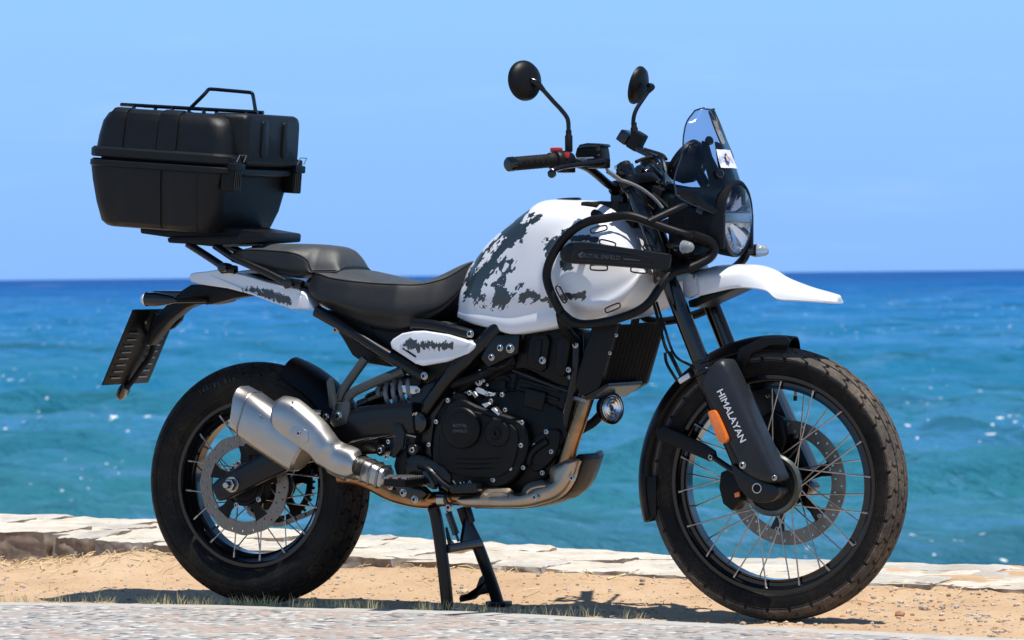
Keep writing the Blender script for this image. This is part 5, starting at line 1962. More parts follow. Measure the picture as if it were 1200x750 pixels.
mb.box(Q('V', 385, 105, 0.22), 0.034, 0.04, 0.05, Matrix.Rotation(R(30), 3, 'Y'))
mb.build('left_switch_block', 'black_plastic', hbar, bevel=0.006)
mb = MB()
mb.box(Q('V', 470, 200, 0.18), 0.055, 0.05, 0.014, Matrix.Rotation(R(25), 3, 'Y'))
mb.build('clutch_lever_base', 'black_gloss', hbar, bevel=0.003)
# riser clamps, ignition lock
for y in (-0.042, 0.042):
    mb = MB()
    c = Vector((hb[-1].x, y, hb[-1].z))
    mb.lathe([(0.021, -0.014), (0.021, 0.014)], c, (0, 1, 0), 18)
    mb.box(c + Vector((0.004, 0, -0.03)), 0.036, 0.028, 0.05)
    mb.build('bar_clamp', 'black_paint', hbar, bevel=0.003)
mb = MB()
c = Q('V', 475, 330, -0.03)
mb.lathe([(0.015, -0.04), (0.0165, -0.002), (0.015, 0.002), (0.011, 0.003), (0.010, 0.0), (0.002, 0.0)], c, (-0.35, -0.75, 0.55), 24)
mb.build('ignition_lock', 'black_gloss', moto)
mb = MB()
mb.lathe([(0.0085, 0.0), (0.0085, 0.003), (0.004, 0.003), (0.004, 0.001)], c, (-0.35, -0.75, 0.55), 18)
mb.build('key_ring', 'steel', moto)
mb = MB()
mb.lathe([(0.014, -0.03), (0.016, 0.0), (0.013, 0.004), (0.002, 0.005)], Q('V', 395, 335, -0.05), (-0.35, -0.75, 0.55), 24)
mb.build('fork_top_nut', 'black_gloss', moto)
mb = MB()
mb.box(Q('V', 300, 335, -0.02), 0.05, 0.05, 0.010, Matrix.Rotation(R(18), 3, 'Y'))
mb.build('clamp_plate', 'alloy', moto, bevel=0.002)
# cables
def cable(pts, r, m='rubber', name='cable'):
    mb = MB()
    mb.tube(pts, r, 8, smooth=6)
    return mb.build(name, m, moto)
cable(QV('V', (140, 290, -0.20), (150, 340, -0.19), (220, 400, -0.17), (330, 440, -0.15), (430, 490, -0.13), (530, 570, -0.11), (590, 640, -0.10)), 0.0042, 'cable_grey', 'brake_hose')
cable(QV('V', (150, 345, -0.192), (190, 372, -0.18), (245, 412, -0.165)), 0.0062, 'cable_grey', 'hose_sleeve')
cable(QV('V', (230, 370, -0.14), (330, 372, -0.10), (430, 390, -0.06), (500, 440, -0.02), (520, 540, 0.0), (500, 640, 0.0)), 0.0075)
cable(QV('V', (280, 490, -0.12), (400, 470, -0.06), (500, 470, -0.03), (640, 455, 0.0)), 0.003)
cable(QV('V', (560, 225, 0.10), (590, 260, 0.09), (615, 350, 0.07), (635, 470, 0.04)), 0.0065, 'black_gloss')
cable(QV('V', (450, 170, 0.14), (520, 190, 0.10), (590, 215, 0.06), (620, 250, 0.03)), 0.004)
cable(QV('V', (380, 270, 0.02), (430, 250, 0.06), (520, 230, 0.10), (560, 235, 0.12)), 0.005)
cable(QV('V', (400, 430, -0.09), (440, 520, -0.08), (450, 640, -0.08)), 0.005)
cable(QV('V', (350, 420, -0.11), (400, 540, -0.10), (380, 680, -0.10)), 0.006)
cable(QV('I', (300, 420, -0.06), (350, 460, -0.05), (400, 520, -0.05), (420, 600, -0.06)), 0.006)
cable(QV('J', (440, 240, -0.10), (462, 320, -0.115), (482, 400, -0.12), (496, 432, -0.12)), 0.0042)
cable(QV('J', (452, 240, -0.09), (480, 330, -0.11), (520, 440, -0.12), (580, 480, -0.115), (600, 500, -0.11)), 0.0034)
cable(QV('J', (484, 432, -0.125), (490, 470, -0.125), (515, 515, -0.125), (540, 542, -0.12), (580, 522, -0.115)), 0.0042)
cable(QV('J', (500, 430, -0.12), (520, 470, -0.12), (545, 520, -0.12)), 0.0055)
mb = MB()
mb.box(Q('J', 560, 530, -0.118), 0.034, 0.014, 0.014, Matrix.Rotation(R(-30), 3, 'Y'))
mb.build('hose_bracket', 'alloy', moto, bevel=0.002)

for k, (a, b, c, d, r_) in enumerate((((560, 300, 0.06), (600, 380, 0.02), (600, 480, -0.02), (560, 600, -0.04), 0.0035), ((330, 400, -0.05), (430, 420, -0.02), (520, 500, 0.0), (560, 620, 0.02), 0.0045), ((250, 440, -0.13), (300, 520, -0.13), (420, 560, -0.10), (520, 640, -0.06), 0.0035),
        ((500, 250, 0.10), (560, 330, 0.06), (540, 430, 0.02), (470, 520, -0.03), 0.004), ((420, 300, -0.01), (470, 400, -0.03), (560, 440, -0.03), (640, 500, 0.0), 0.003), ((300, 460, -0.12), (350, 560, -0.12), (330, 640, -0.11), (360, 720, -0.10), 0.005))):
    cable(QV('V', a, b, c, d), r_, 'rubber' if k % 2 else 'black_gloss')
mb = MB()
mb.box(Q('V', 520, 560, -0.02), 0.06, 0.07, 0.07, Matrix.Rotation(R(25), 3, 'Y'))
mb.build('connector_block', 'black_plastic', moto, bevel=0.008)
# --- crash bars with strap slots and the lettered pad
YB = -0.245
barp = QV('G', (632, 648, -0.20), (600, 600, -0.225), (560, 530, YB), (528, 450, YB), (524, 390, YB), (548, 320, YB), (596, 248, YB), (652, 194, YB), (724, 156, YB), (800, 143, -0.24), (880, 132, -0.235), (930, 136, -0.23), (990, 156, -0.22), (1080, 190, -0.20), (1180, 222, -0.175)) \
    + QV('I', (470, 590, -0.15), (520, 606, -0.125), (552, 624, -0.11), (562, 650, -0.105), (548, 682, -0.11), (510, 706, -0.125), (460, 728, -0.145)) \
    + QV('G', (1110, 400, -0.175), (1060, 455, -0.20), (1010, 530, -0.22), (960, 572, -0.225), (880, 606, -0.23), (790, 630, -0.23), (700, 640, -0.23), (640, 625, -0.23), (596, 590, -0.235))
mb = MB()
mb.tube(barp, 0.0114, 14, smooth=4)
cb = mb.build('crash_bar', 'black_plastic', moto)
mb = MB()
mb.tube([Vector((p.x, -p.y, p.z)) for p in barp], 0.0114, 10, smooth=3)
mb.build('crash_bar', 'black_plastic', moto)
mb = MB()
mb.tube(QV('I', (285, 538, -0.225), (340, 512, -0.20), (400, 484, -0.17), (440, 468, -0.14)), 0.010, 12, smooth=3)
mb.build('crash_bar_brace', 'black_plastic', cb)
mb = MB()
mb.tube(QV('G', (590, 590, -0.225), (600, 640, -0.20), (630, 690, -0.16), (660, 720, -0.12)), 0.014, 12, smooth=3)
mb.build('crash_bar_foot', 'black_plastic', cb)
mb = MB()
mb.prism(QL('G', -0.235, (572, 588), (600, 578), (640, 640), (690, 650), (690, 660), (600, 650)), -0.215)
mb.build('bar_bracket', 'black_plastic', cb, bevel=0.003)
mb = MB()
mb.tube(QV('I', (560, 660, -0.105), (500, 690, -0.08), (440, 690, -0.05), (430, 690, 0.05), (500, 690, 0.08), (560, 660, 0.105)), 0.010, 10, smooth=4)
mb.build('crash_bar_bridge', 'black_plastic', cb)
# pad: tapered boot laced to the bar
padc = crom([(585, 300, 0), (600, 278, 0), (640, 254, 0), (720, 254, 0), (900, 282, 0), (1085, 308, 0), (1108, 322, 0), (1106, 350, 0), (1096, 378, 0), (1045, 386, 0), (900, 374, 0), (740, 362, 0), (620, 354, 0), (590, 336, 0)], 3, True)
rings = []
for yy, sc in ((-0.222, 0.97), (-0.236, 1.0), (-0.256, 0.985), (-0.266, 0.93), (-0.2675, 0.80)):
    c0 = Vector((845, 322, 0))
    ring = []
    for p in padc:
        d = p - c0
        q = c0 + Vector((d.x * (1 - (1 - sc) * 0.35), d.y * sc, 0))
        ring.append(Q('G', q.x, q.y, yy))
    rings.append([Vector((p.x, yy, p.z)) for p, yy in zip(ring, [yy] * len(ring))])
mb = MB()
mb.loft(rings)
pad = mb.build('bar_pad', 'case_plastic', cb, sharp=50)
pad['label'] = 'black padded boot with embossed lettering laced to the crash bar'
fr_ = [(640, 330), (650, 305), (682, 286), (740, 283), (900, 304), (1035, 330), (1010, 358), (900, 352), (760, 342), (660, 338)]
mb = MB()
mb.tube(QL('G', -0.2672, *fr_), 0.0011, 6, closed=True)
mb.build('pad_welt', 'black_gloss', pad)
a_, b_ = Q('G', 690, 318, -0.268), Q('G', 880, 332, -0.268)
mb = MB()
mb.prism(QL('G', -0.2678, (880, 330), (960, 339), (958, 343), (884, 337)), -0.266)
mb.build('pad_flash', 'grey_print', pad)
text('ROYAL ENFIELD', 'lettering', (Q('G', 780, 324, -0.2682)), b_ - a_, 0.0145, 'grey_print', pad, depth=0.0012, sx=0.98, bold=0.006)
mb = MB()
mb.prism(QL('G', -0.2678, (668, 312), (690, 298), (694, 304), (684, 318), (694, 326), (676, 326)), -0.266)
mb.build('pad_emblem', 'grey_print', pad)
def slot(x0, y0, x1, y1, lat, r=0.0021):
    a, b = Q('G', x0, y0, lat), Q('G', x1, y1, lat)
    d = (b - a).normalized()
    n_ = Vector((-d.z, 0, d.x))
    w_ = 0.006
    pts = [a + n_ * w_, b + n_ * w_, b + d * w_ * 0.9, b - n_ * w_, a - n_ * w_, a - d * w_ * 0.9]
    mb = MB()
    mb.tube(pts, r, 8, smooth=4, closed=True)
    mb.build('strap_loop', 'black_gloss', cb)
for q in ((738, 202, 796, 188, YB + 0.004), (780, 254, 836, 268, -0.252), (985, 280, 1038, 292, -0.250), (736, 374, 798, 376, -0.250), (926, 384, 984, 390, -0.250), (575, 470, 606, 528, YB + 0.004), (806, 574, 858, 552, YB + 0.006)):
    slot(*q)
# --- lower radiator assembly
rad = MB()
tn_, tf_, bn_, bf_ = Q('U', 372, 58, -0.14), Q('U', 372, 58, -0.14), Q('U', 250, 475, -0.14), Q('U', 250, 475, -0.14)
tf_ = Vector((tn_.x, 0.14, tn_.z))
bf_ = Vector((bn_.x, 0.14, bn_.z))
bk_ = Vector((-0.035, 0, -0.01))
rad.loft([[tn_, tf_, bf_, bn_], [p + bk_ for p in (tn_, tf_, bf_, bn_)]])
radiator = rad.build('radiator', 'engine_black', moto, bevel=0.003)
rn = (tn_ - bn_).cross(Vector((0, 1, 0))).normalized()
if rn.x < 0:
    rn = -rn
for k in range(34):
    y = -0.135 + 0.27 * k / 33
    rod('radiator_fin', Vector((tn_.x, y, tn_.z)) + rn * 0.004, Vector((bn_.x, y, bn_.z)) + rn * 0.004, 0.0016 if k % 3 else 0.0026, 'engine_black', radiator)
for sgn in (1, -1):
    mb = MB()
    sp_ = QL('U', -0.155, (195, 60), (368, 52), (345, 130), (248, 470), (232, 490), (135, 545), (105, 520), (80, 470), (92, 400))
    mb.prism([Vector((p.x, p.y * sgn, p.z)) for p in sp_], -0.125 * sgn)
    mb.build('radiator_shroud', 'black_plastic', moto, bevel=0.006, seg=3)
mb = MB()
lipr = []
for (x, y, l) in ((130, 548, -0.15), (240, 492, -0.15), (300, 470, -0.13)):
    pass
a1 = Q('U', 135, 548, -0.15)
a2 = Q('U', 250, 482, -0.15)
a3 = a2 + Vector((0.02, 0, 0.01))
mb.loft([[Vector((p.x, y, p.z)) for p in (a1, a2, a3, a3 + Vector((0, 0, -0.010)), a1 + Vector((0.02, 0, -0.008)))] for y in (-0.15, -0.14, 0.06, 0.07)])
mb.build('radiator_lip', 'brushed_black', moto, bevel=0.004)
for x, y in ((357, 132), (314, 253)):
    bolt(Q('U', x, y, -0.157), 0.005, moto)
# chrome horn
hc = Q('U', 325, 625, -0.06)
mb = MB()
HN = Vector((0.92, -0.38, 0.05))
mb.lathe([(0.012, -0.025), (0.036, -0.018), (0.042, -0.004), (0.042, 0.003), (0.038, 0.005), (0.036, 0.001)], hc, HN, 36, caps=False)
hn = mb.build('horn', 'black_paint', moto, sharp=40)
mb = MB()
mb.lathe([(0.037, 0.000), (0.034, 0.006), (0.031, 0.001), (0.028, 0.006), (0.024, 0.001), (0.020, 0.007), (0.015, 0.002), (0.012, 0.006), (0.008, 0.001), (0.002, 0.002)], hc, HN, 36)
mb.build('horn_diaphragm', 'lamp_silver', hn, sharp=60)
mb = MB()
mb.tube([hc - HN * 0.02, hc + Vector((-0.02, 0.01, 0.03)), Q('U', 300, 520, -0.05)], 0.007, 8)
mb.build('horn_bracket', 'black_paint', hn)
# ------------------------------------------------------------------ ENGINE
def plate_px(name, crop, pts, y0, y1, m, parent=moto, bevel=0.005, seg=2, smooth=0):
    q = QL(crop, y0, *pts)
    if smooth:
        q = crom(q, smooth, True)
    mb = MB()
    mb.prism(q, y1)
    return mb.build(name, m, parent, bevel=bevel, seg=seg)
def drum(name, p, prof, m, parent, ax=YAX, seg=36, sharp=30):
    mb = MB()
    mb.lathe(prof, p, ax, seg)
    return mb.build(name, m, parent, sharp=sharp)
eng = plate_px('engine', 'F', [(95, 330), (150, 270), (300, 270), (420, 250), (590, 330), (600, 420), (580, 470), (545, 560), (470, 640), (330, 660), (150, 640), (90, 560)], -0.115, -0.02, 'engine_black', bevel=0.012)
eng['label'] = 'black single-cylinder engine with round clutch cover and bright bolts'
plate_px('crankcase_far_half', 'F', [(95, 330), (150, 60), (300, 20), (430, 20), (450, 250), (440, 480), (380, 600), (150, 640), (90, 560)], -0.018, 0.12, 'engine_black', eng, bevel=0.012)
# crankcase cover, stepped
cover = plate_px('clutch_case', 'F', [(82, 470), (92, 400), (120, 345), (150, 300), (200, 285), (255, 310), (330, 335), (405, 360), (436, 385), (452, 440), (444, 500), (420, 560), (392, 600), (330, 628), (200, 615), (120, 590), (88, 545)], -0.150, -0.10, 'engine_black', eng, bevel=0.012, seg=3, smooth=2)
plate_px('case_face', 'F', [(110, 460), (122, 395), (160, 345), (215, 325), (300, 350), (390, 385), (412, 430), (405, 500), (380, 560), (310, 590), (190, 580), (125, 545)], -0.158, -0.14, 'engine_black', cover, bevel=0.006, seg=3, smooth=2)
CF = lambda x, y, l: Q('F', x, y, l)
c1 = CF(203, 396, -0.158)
drum('clutch_cover', c1, [(0.054, -0.010), (0.054, 0.010), (0.051, 0.0135), (0.046, 0.0145), (0.043, 0.013), (0.041, 0.0135), (0.002, 0.0145)], 'engine_black', cover)
c2 = CF(335, 416, -0.158)
drum('oil_filter_cover', c2, [(0.036, -0.010), (0.036, 0.004), (0.033, 0.007), (0.018, 0.0075), (0.016, 0.006), (0.012, 0.006), (0.011, 0.009), (0.006, 0.009), (0.005, 0.004), (0.001, 0.004)], 'engine_black', cover)
text('ROYAL', 'lettering', c1 + Vector((0, -0.0148, 0.006)), (1, 0, 0), 0.013, 'grey_print', cover, depth=0.0006)
text('ENFIELD', 'lettering', c1 + Vector((0, -0.0148, -0.008)), (1, 0, 0), 0.011, 'grey_print', cover, depth=0.0006)
for k in range(3):
    mb = MB()
    mb.tube(QL('F', -0.159, (180, 515 + 18 * k), (250, 517 + 18 * k), (340, 513 + 18 * k)), 0.0018, 6)
    mb.build('cover_rib', 'engine_black', cover)
for x, y, r in ((99, 372, 0.0062), (71, 461, 0.0058), (145, 291, 0.0065), (317, 595, 0.0068), (382, 551, 0.0068), (433, 548, 0.006), (424, 463, 0.0066), (428, 375, 0.0066), (364, 327, 0.0062), (352, 269, 0.0068)):
    bolt(CF(x, y, -0.154), r, cover)
for x, y, r in ((475, 463, 0.0062), (506, 568, 0.0066), (540, 487, 0.0064), (521, 411, 0.0066)):
    bolt(CF(x, y, -0.13), r, eng)
# water pump / cover with curved pipe
plate_px('water_pump', 'F', [(455, 470), (475, 430), (540, 400), (575, 410), (570, 470), (545, 520), (500, 560), (465, 560), (452, 520)], -0.128, -0.09, 'engine_black', eng, bevel=0.010, seg=3, smooth=2)
mb = MB()
mb.tube(QL('F', -0.125, (455, 535), (462, 500), (490, 470), (530, 445)), 0.012, 12, smooth=4)
mb.build('pump_pipe', 'engine_black', eng)
mb = MB()
mb.tube(QV('F', (540, 430, -0.11), (580, 425, -0.09), (615, 435, -0.06)), 0.010, 10, smooth=3)
mb.build('coolant_hose', 'rubber', eng)
# cylinder and head: leaning forward, finned casting
cyl = plate_px('cylinder', 'F', [(395, 300), (408, 190), (430, 172), (560, 232), (628, 262), (612, 340), (580, 430), (440, 385), (400, 350)], -0.105, -0.02, 'engine_black', eng, bevel=0.010)
for k in range(5):
    f = k / 4
    plate_px('cooling_fin', 'F', [(418 - 6 * f, 205 + 40 * k * 0.85), (555 + 20 * (1 - f), 250 + 40 * k * 0.82), (553 + 20 * (1 - f), 262 + 40 * k * 0.82), (416 - 6 * f, 217 + 40 * k * 0.85)], -0.112, -0.10, 'engine_black', cyl, bevel=0.0015, seg=1)
head = plate_px('cylinder_head', 'F', [(398, 176), (412, 90), (440, 30), (560, 10), (650, 30), (655, 120), (640, 230), (628, 252), (560, 228), (440, 168)], -0.115, -0.01, 'engine_black', eng, bevel=0.010)
plate_px('head_gasket_line', 'F', [(385, 178), (395, 172), (470, 200), (560, 238), (632, 260), (630, 268), (555, 246), (465, 210)], -0.120, -0.10, 'brushed_black', eng, bevel=0.0012, seg=1)
plate_px('cam_cover', 'F', [(448, 120), (455, 60), (475, 42), (520, 36), (535, 60), (520, 170), (500, 185), (450, 165)], -0.128, -0.10, 'engine_black', head, bevel=0.006, seg=3)
plate_px('cam_cover', 'F', [(548, 180), (562, 60), (580, 42), (608, 46), (616, 70), (596, 190), (580, 204)], -0.132, -0.10, 'engine_black', head, bevel=0.008, seg=3)
plate_px('cam_cover', 'F', [(480, 60), (505, 56), (495, 150), (470, 145)], -0.133, -0.12, 'engine_black', head, bevel=0.004, seg=3)
for x, y, r in ((506, 138, 0.0098), (632, 79, 0.0085), (606, 174, 0.0072)):
    bolt(CF(x, y, -0.136), r, head)
bolt(CF(610, 203, -0.12), 0.005, head)
plate_px('oil_filter_box', 'F', [(440, 240), (520, 262), (505, 335), (430, 312)], -0.120, -0.10, 'engine_black', cyl, bevel=0.006, seg=3)
# starter / linkage clutter above the cover: bright bits and dark hoses
for pts, y, m, nm in (
        ([(250, 245), (262, 238), (300, 258), (328, 262), (325, 275), (290, 274), (255, 262)], -0.135, 'alloy', 'cable_bracket'),
        ([(272, 305), (300, 298), (312, 305), (290, 322)], -0.145, 'alloy', 'cable_bracket'),
        ([(308, 325), (322, 315), (346, 342), (340, 352)], -0.150, 'alloy', 'cable_bracket'),
        ([(232, 262), (248, 255), (262, 275), (250, 285)], -0.140, 'brushed_dark', 'cable_adjuster')):
    plate_px(nm, 'F', pts, y, y + 0.02, m, eng, bevel=0.0015, seg=1)
for x, y, r, l in ((263, 221, 0.0105, -0.13), (228, 262, 0.0072, -0.14), (310, 292, 0.006, -0.14), (282, 216, 0.0045, -0.135), (268, 178, 0.004, -0.13), (296, 232, 0.004, -0.135), (294, 268, 0.005, -0.142)):
    bolt(CF(x, y, l), r, eng)
mb = MB()
mb.tube(QL('F', -0.13, (170, 262), (190, 270), (215, 262), (240, 258)), 0.004, 8, smooth=3)
mb.build('clutch_cable', 'brushed_dark', eng)
drum('starter_motor', CF(215, 300, -0.10), [(0.030, -0.12), (0.030, 0.035), (0.026, 0.04), (0.002, 0.04)], 'engine_black', eng)
for pts, r in (([(130, 230, -0.12), (180, 225, -0.13), (260, 200, -0.13), (340, 160, -0.12), (400, 140, -0.11)], 0.012), ([(200, 250, -0.11), (280, 190, -0.12), (330, 120, -0.12), (360, 60, -0.11)], 0.010), ([(300, 170, -0.135), (350, 165, -0.135), (385, 140, -0.13), (395, 110, -0.12)], 0.006),
               ([(330, 210, -0.12), (365, 200, -0.125), (385, 215, -0.125)], 0.006), ([(90, 250, -0.10), (160, 190, -0.10), (240, 110, -0.09)], 0.014)):
    mb = MB()
    mb.tube(QV('F', *pts), r, 10, smooth=5)
    mb.build('hose', 'rubber', eng)
plate_px('throttle_body', 'F', [(260, 110), (330, 70), (400, 80), (400, 170), (340, 200), (290, 230), (250, 200)], -0.10, 0.08, 'engine_black', eng, bevel=0.010)
plate_px('crankcase_top', 'F', [(70, 330), (95, 240), (180, 205), (260, 170), (330, 150), (372, 190), (365, 240), (400, 290), (300, 330), (150, 340)], -0.095, 0.095, 'engine_black', eng, bevel=0.008)
plate_px('airbox', 'F', [(120, 60), (330, -20), (420, 0), (400, 70), (300, 120), (200, 210), (140, 220), (90, 180)], -0.085, 0.085, 'black_plastic', moto, bevel=0.012)

# ------------------------------------------------------------------ FRAME
def beam(name, crop, pts, h, w, m='black_paint', parent=moto, n=4):
    path = crom(QV(crop, *pts), n)
    return arm(name, path, [h] * len(path), [w] * len(path), m, parent)
for sgn in (1, -1):
    def S(pts):
        return [Vector((p.x, p.y * sgn, p.z)) for p in pts]
    mb = MB()
    mb.tube(S(QV('F', (345, 10, -0.12), (290, 62, -0.13), (220, 130, -0.135), (160, 195, -0.135), (110, 260, -0.125), (60, 330, -0.115))), 0.021, 14, smooth=4)
    mb.build('frame_spar', 'black_paint', moto)
    mb = MB()
    mb.tube(S(QV('D', (130, 352, -0.125), (250, 420, -0.13), (400, 520, -0.135), (520, 592, -0.135), (655, 672, -0.13))), 0.0165, 14, smooth=3)
    mb.build('subframe_rail', 'black_paint', moto)
    mb = MB()
    mb.tube(S(QV('D', (600, 415, -0.13), (700, 425, -0.135), (800, 448, -0.135), (885, 470, -0.13))), 0.016, 14, smooth=3)
    mb.build('seat_rail', 'black_paint', moto)
    mb = MB()
    mb.tube(S(QV('E', (172, 72, -0.135), (130, 130, -0.14), (85, 195, -0.145), (62, 245, -0.145))), 0.0125, 14, smooth=3)
    mb.build('subframe_strut', 'frame_grey', moto)
    mb = MB()
    mb.tube(S(QV('E', (332, 120, -0.135), (250, 155, -0.14), (150, 198, -0.145), (112, 222, -0.145), (96, 250, -0.145), (90, 300, -0.145))), 0.0125, 14, smooth=3)
    mb.build('subframe_strut', 'frame_grey', moto)
    if sgn > 0:
        mb = MB()
        mb.tube(QV('F', (640, 40, -0.11), (640, 180, -0.11), (610, 330, -0.10), (585, 470, -0.09)), 0.017, 12, smooth=4)
        mb.build('frame_downtube', 'black_paint', moto)
        mb = MB()
        mb.tube(QV('U', (330, 545, -0.02), (275, 640, -0.03), (205, 720, -0.04), (120, 770, -0.06)), 0.012, 12, smooth=4)
        mb.build('radiator_hose', 'rubber', moto)
plate_px('strut_bracket', 'E', [(48, 255), (105, 255), (104, 300), (92, 345), (40, 362), (22, 340), (30, 300)], -0.160, -0.135, 'frame_grey', moto, bevel=0.004)
bolt(Q('E', 56, 312, -0.162), 0.012, moto)
bolt(Q('E', 5, 315, -0.17), 0.009, moto)
rod('silencer_hanger', Q('R', 640, 195, -0.16), Q('R', 735, 205, -0.16), 0.006, 'steel', moto)
plate_px('foot_tab', 'E', [(8, 170), (18, 152), (26, 160), (48, 260), (40, 290), (20, 275)], -0.175, -0.160, 'frame_grey', moto, bevel=0.003)
# gussets round the swingarm pivot
plate_px('pivot_plate', 'F', [(60, 230), (110, 200), (150, 240), (130, 300), (95, 360), (80, 470), (90, 560), (70, 620), (20, 600), (-20, 480), (-10, 380), (0, 280)], -0.118, -0.095, 'black_paint', moto, bevel=0.006)
plate_px('pivot_plate', 'F', [(60, 230), (110, 200), (150, 240), (130, 300), (95, 360), (80, 470), (90, 560), (70, 620), (20, 600), (-20, 480), (-10, 380), (0, 280)], 0.118, 0.095, 'black_paint', moto, bevel=0.006)
plate_px('battery_tray', 'D', [(130, 345), (190, 395), (215, 430), (260, 500), (300, 570), (350, 605), (480, 625), (560, 600), (480, 470), (380, 400), (300, 370)], -0.10, 0.10, 'black_plastic', moto, bevel=0.010)
plate_px('inner_side_cover', 'D', [(380, 430), (500, 445), (610, 430), (740, 400), (830, 440), (900, 480), (900, 560), (800, 640), (700, 720), (620, 700), (500, 600), (420, 520)], -0.112, 0.112, 'black_plastic', moto, bevel=0.010)
plate_px('tank_underside', 'G', [(90, 640), (340, 695), (590, 660), (700, 630), (900, 560), (950, 480), (900, 300), (500, 300), (200, 500)], -0.09, 0.09, 'black_plastic', moto, bevel=0.01)
bolt(Q('D', 221, 444, -0.14), 0.0095, moto)
for x, y, r, l in ((652, 669, 0.0105, -0.149), (877, 463, 0.0105, -0.150)):
    bolt(Q('D', x, y, l), r, moto)
for x, y, r in ((311, 126, 0.0092), (344, 90, 0.0092), (382, 92, 0.0125)):
    bolt(CF(x, y, -0.145), r, moto)
plate_px('frame_gusset', 'F', [(270, 130), (300, 75), (330, 40), (420, 40), (415, 110), (350, 140), (300, 165)], -0.142, -0.12, 'black_paint', moto, bevel=0.005)
plate_px('rubber_pad', 'D', [(700, 418), (725, 403), (760, 405), (800, 425), (808, 446), (760, 440)], -0.140, -0.120, 'frame_grey', moto, bevel=0.005, seg=3, smooth=2)
# white side panel with a raised facet
sp1 = plate_px('side_panel', 'D', [(485, 508), (500, 488), (545, 460), (600, 450), (650, 448), (770, 466), (880, 500), (904, 514), (898, 535), (868, 560), (760, 600), (645, 620), (610, 610), (550, 570), (495, 535)], -0.158, -0.125, 'beak_white', moto, bevel=0.007, seg=4)
sp1['label'] = 'white side panel with dark camouflage patch'
plate_px('panel_facet', 'D', [(535, 512), (600, 462), (655, 454), (768, 472), (876, 508), (840, 532), (720, 552), (620, 558), (560, 540)], -0.1605, -0.150, 'panel_paint', sp1, bevel=0.0022, seg=2)
plate_px('panel_slot', 'D', [(545, 536), (552, 530), (612, 570), (614, 580), (604, 576)], -0.1600, -0.150, 'black_plastic', sp1, bevel=0.001)
# rear hugger
hug = fender(RC, 0.360, 0.085, R(71), R(22), 24, 0.050, 'rear_hugger', 'navy_plastic', lambda f: 0.8 + 0.2 * min(1, f * 5))
# shock absorber
sa, sb = Q('E', 150, 272, -0.02), Q('E', 400, 165, -0.02)
sh = drum('rear_shock', sa, [(0.018, 0), (0.018, 0.03), (0.024, 0.032), (0.024, 0.075), (0.012, 0.08), (0.012, 0.20)], 'black_gloss', moto, ax=sb - sa)
drum('shock_body', Q('E', 190, 245, -0.10), [(0.015, 0), (0.019, 0.004), (0.019, 0.03), (0.022, 0.032), (0.022, 0.06), (0.017, 0.064)], 'black_gloss', sh, ax=Q('E', 300, 195, -0.10) - Q('E', 190, 245, -0.10))
mb = MB()
a_, b_ = Q('E', 250, 228, -0.09), Q('E', 395, 190, -0.09)
t_, l_, u_ = frame_along(a_, b_)
LL = (b_ - a_).length
mb.tube([a_ + t_ * (LL * k / 60) + (l_ * math.cos(k * 2 * math.pi / 13) + u_ * math.sin(k * 2 * math.pi / 13)) * 0.034 for k in range(61)], 0.0065, 10)
mb.build('shock_spring', 'spring_grey', sh)
plate_px('shock_clamp', 'E', [(315, 182), (388, 186), (402, 200), (398, 215), (372, 222), (318, 212)], -0.125, -0.095, 'alloy', sh, bevel=0.003)
bolt(Q('E', 386, 208, -0.127), 0.006, sh)
plate_px('shock_reservoir', 'E', [(312, 150), (380, 140), (405, 165), (400, 190), (318, 186)], -0.12, -0.05, 'engine_black', sh, bevel=0.008, seg=3)
# pivot cap, brake light switch, heel guard
drum('pivot_cap', Q('E', 395, 340, -0.13), [(0.028, -0.03), (0.030, 0), (0.028, 0.012), (0.020, 0.019), (0.002, 0.021)], 'black_gloss', moto)
mb = MB()
mb.tube(QV('E', (330, 370, -0.15), (328, 320, -0.15), (338, 280, -0.15), (352, 272, -0.15), (362, 290, -0.15), (362, 330, -0.15)), 0.005, 8, smooth=4)
mb.build('brake_line', 'rubber', moto)
for pts in ([(318, 338), (355, 352)], [(335, 388), (385, 400)]):
    rod('hose_clip', Q('E', *pts[0], -0.155), Q('E', *pts[1], -0.155), 0.0022, 'steel', moto)
hg = plate_px('heel_guard', 'E', [(276, 352), (300, 340), (320, 350), (336, 385), (330, 440), (310, 465), (290, 490), (268, 478), (290, 440), (298, 400)], -0.165, -0.155, 'black_paint', moto, bevel=0.003)
plate_px('master_cylinder', 'E', [(300, 470), (345, 440), (350, 520), (335, 560), (300, 560), (290, 520)], -0.15, -0.12, 'engine_black', moto, bevel=0.005)
fp = plate_px('footrest_hanger', 'E', [(335, 500), (370, 470), (430, 490), (500, 525), (530, 560), (528, 600), (480, 600), (440, 580), (380, 560), (340, 560)], -0.155, -0.135, 'black_paint', moto, bevel=0.004)
for x, y, r in ((233, 456, 0.0105), (266, 420, 0.006), (260, 484, 0.006), (368, 455, 0.0105), (436, 432, 0.0058), (467, 337, 0.0058), (515, 246, 0.0058)):
    bolt(Q('E', x, y, -0.158), r, moto)
for x, y in ((233, 456), (368, 455)):
    drum('bolt_boss', Q('E', x, y, -0.158), [(0.0155, -0.03), (0.0155, -0.004), (0.0135, -0.001)], 'black_paint', moto)
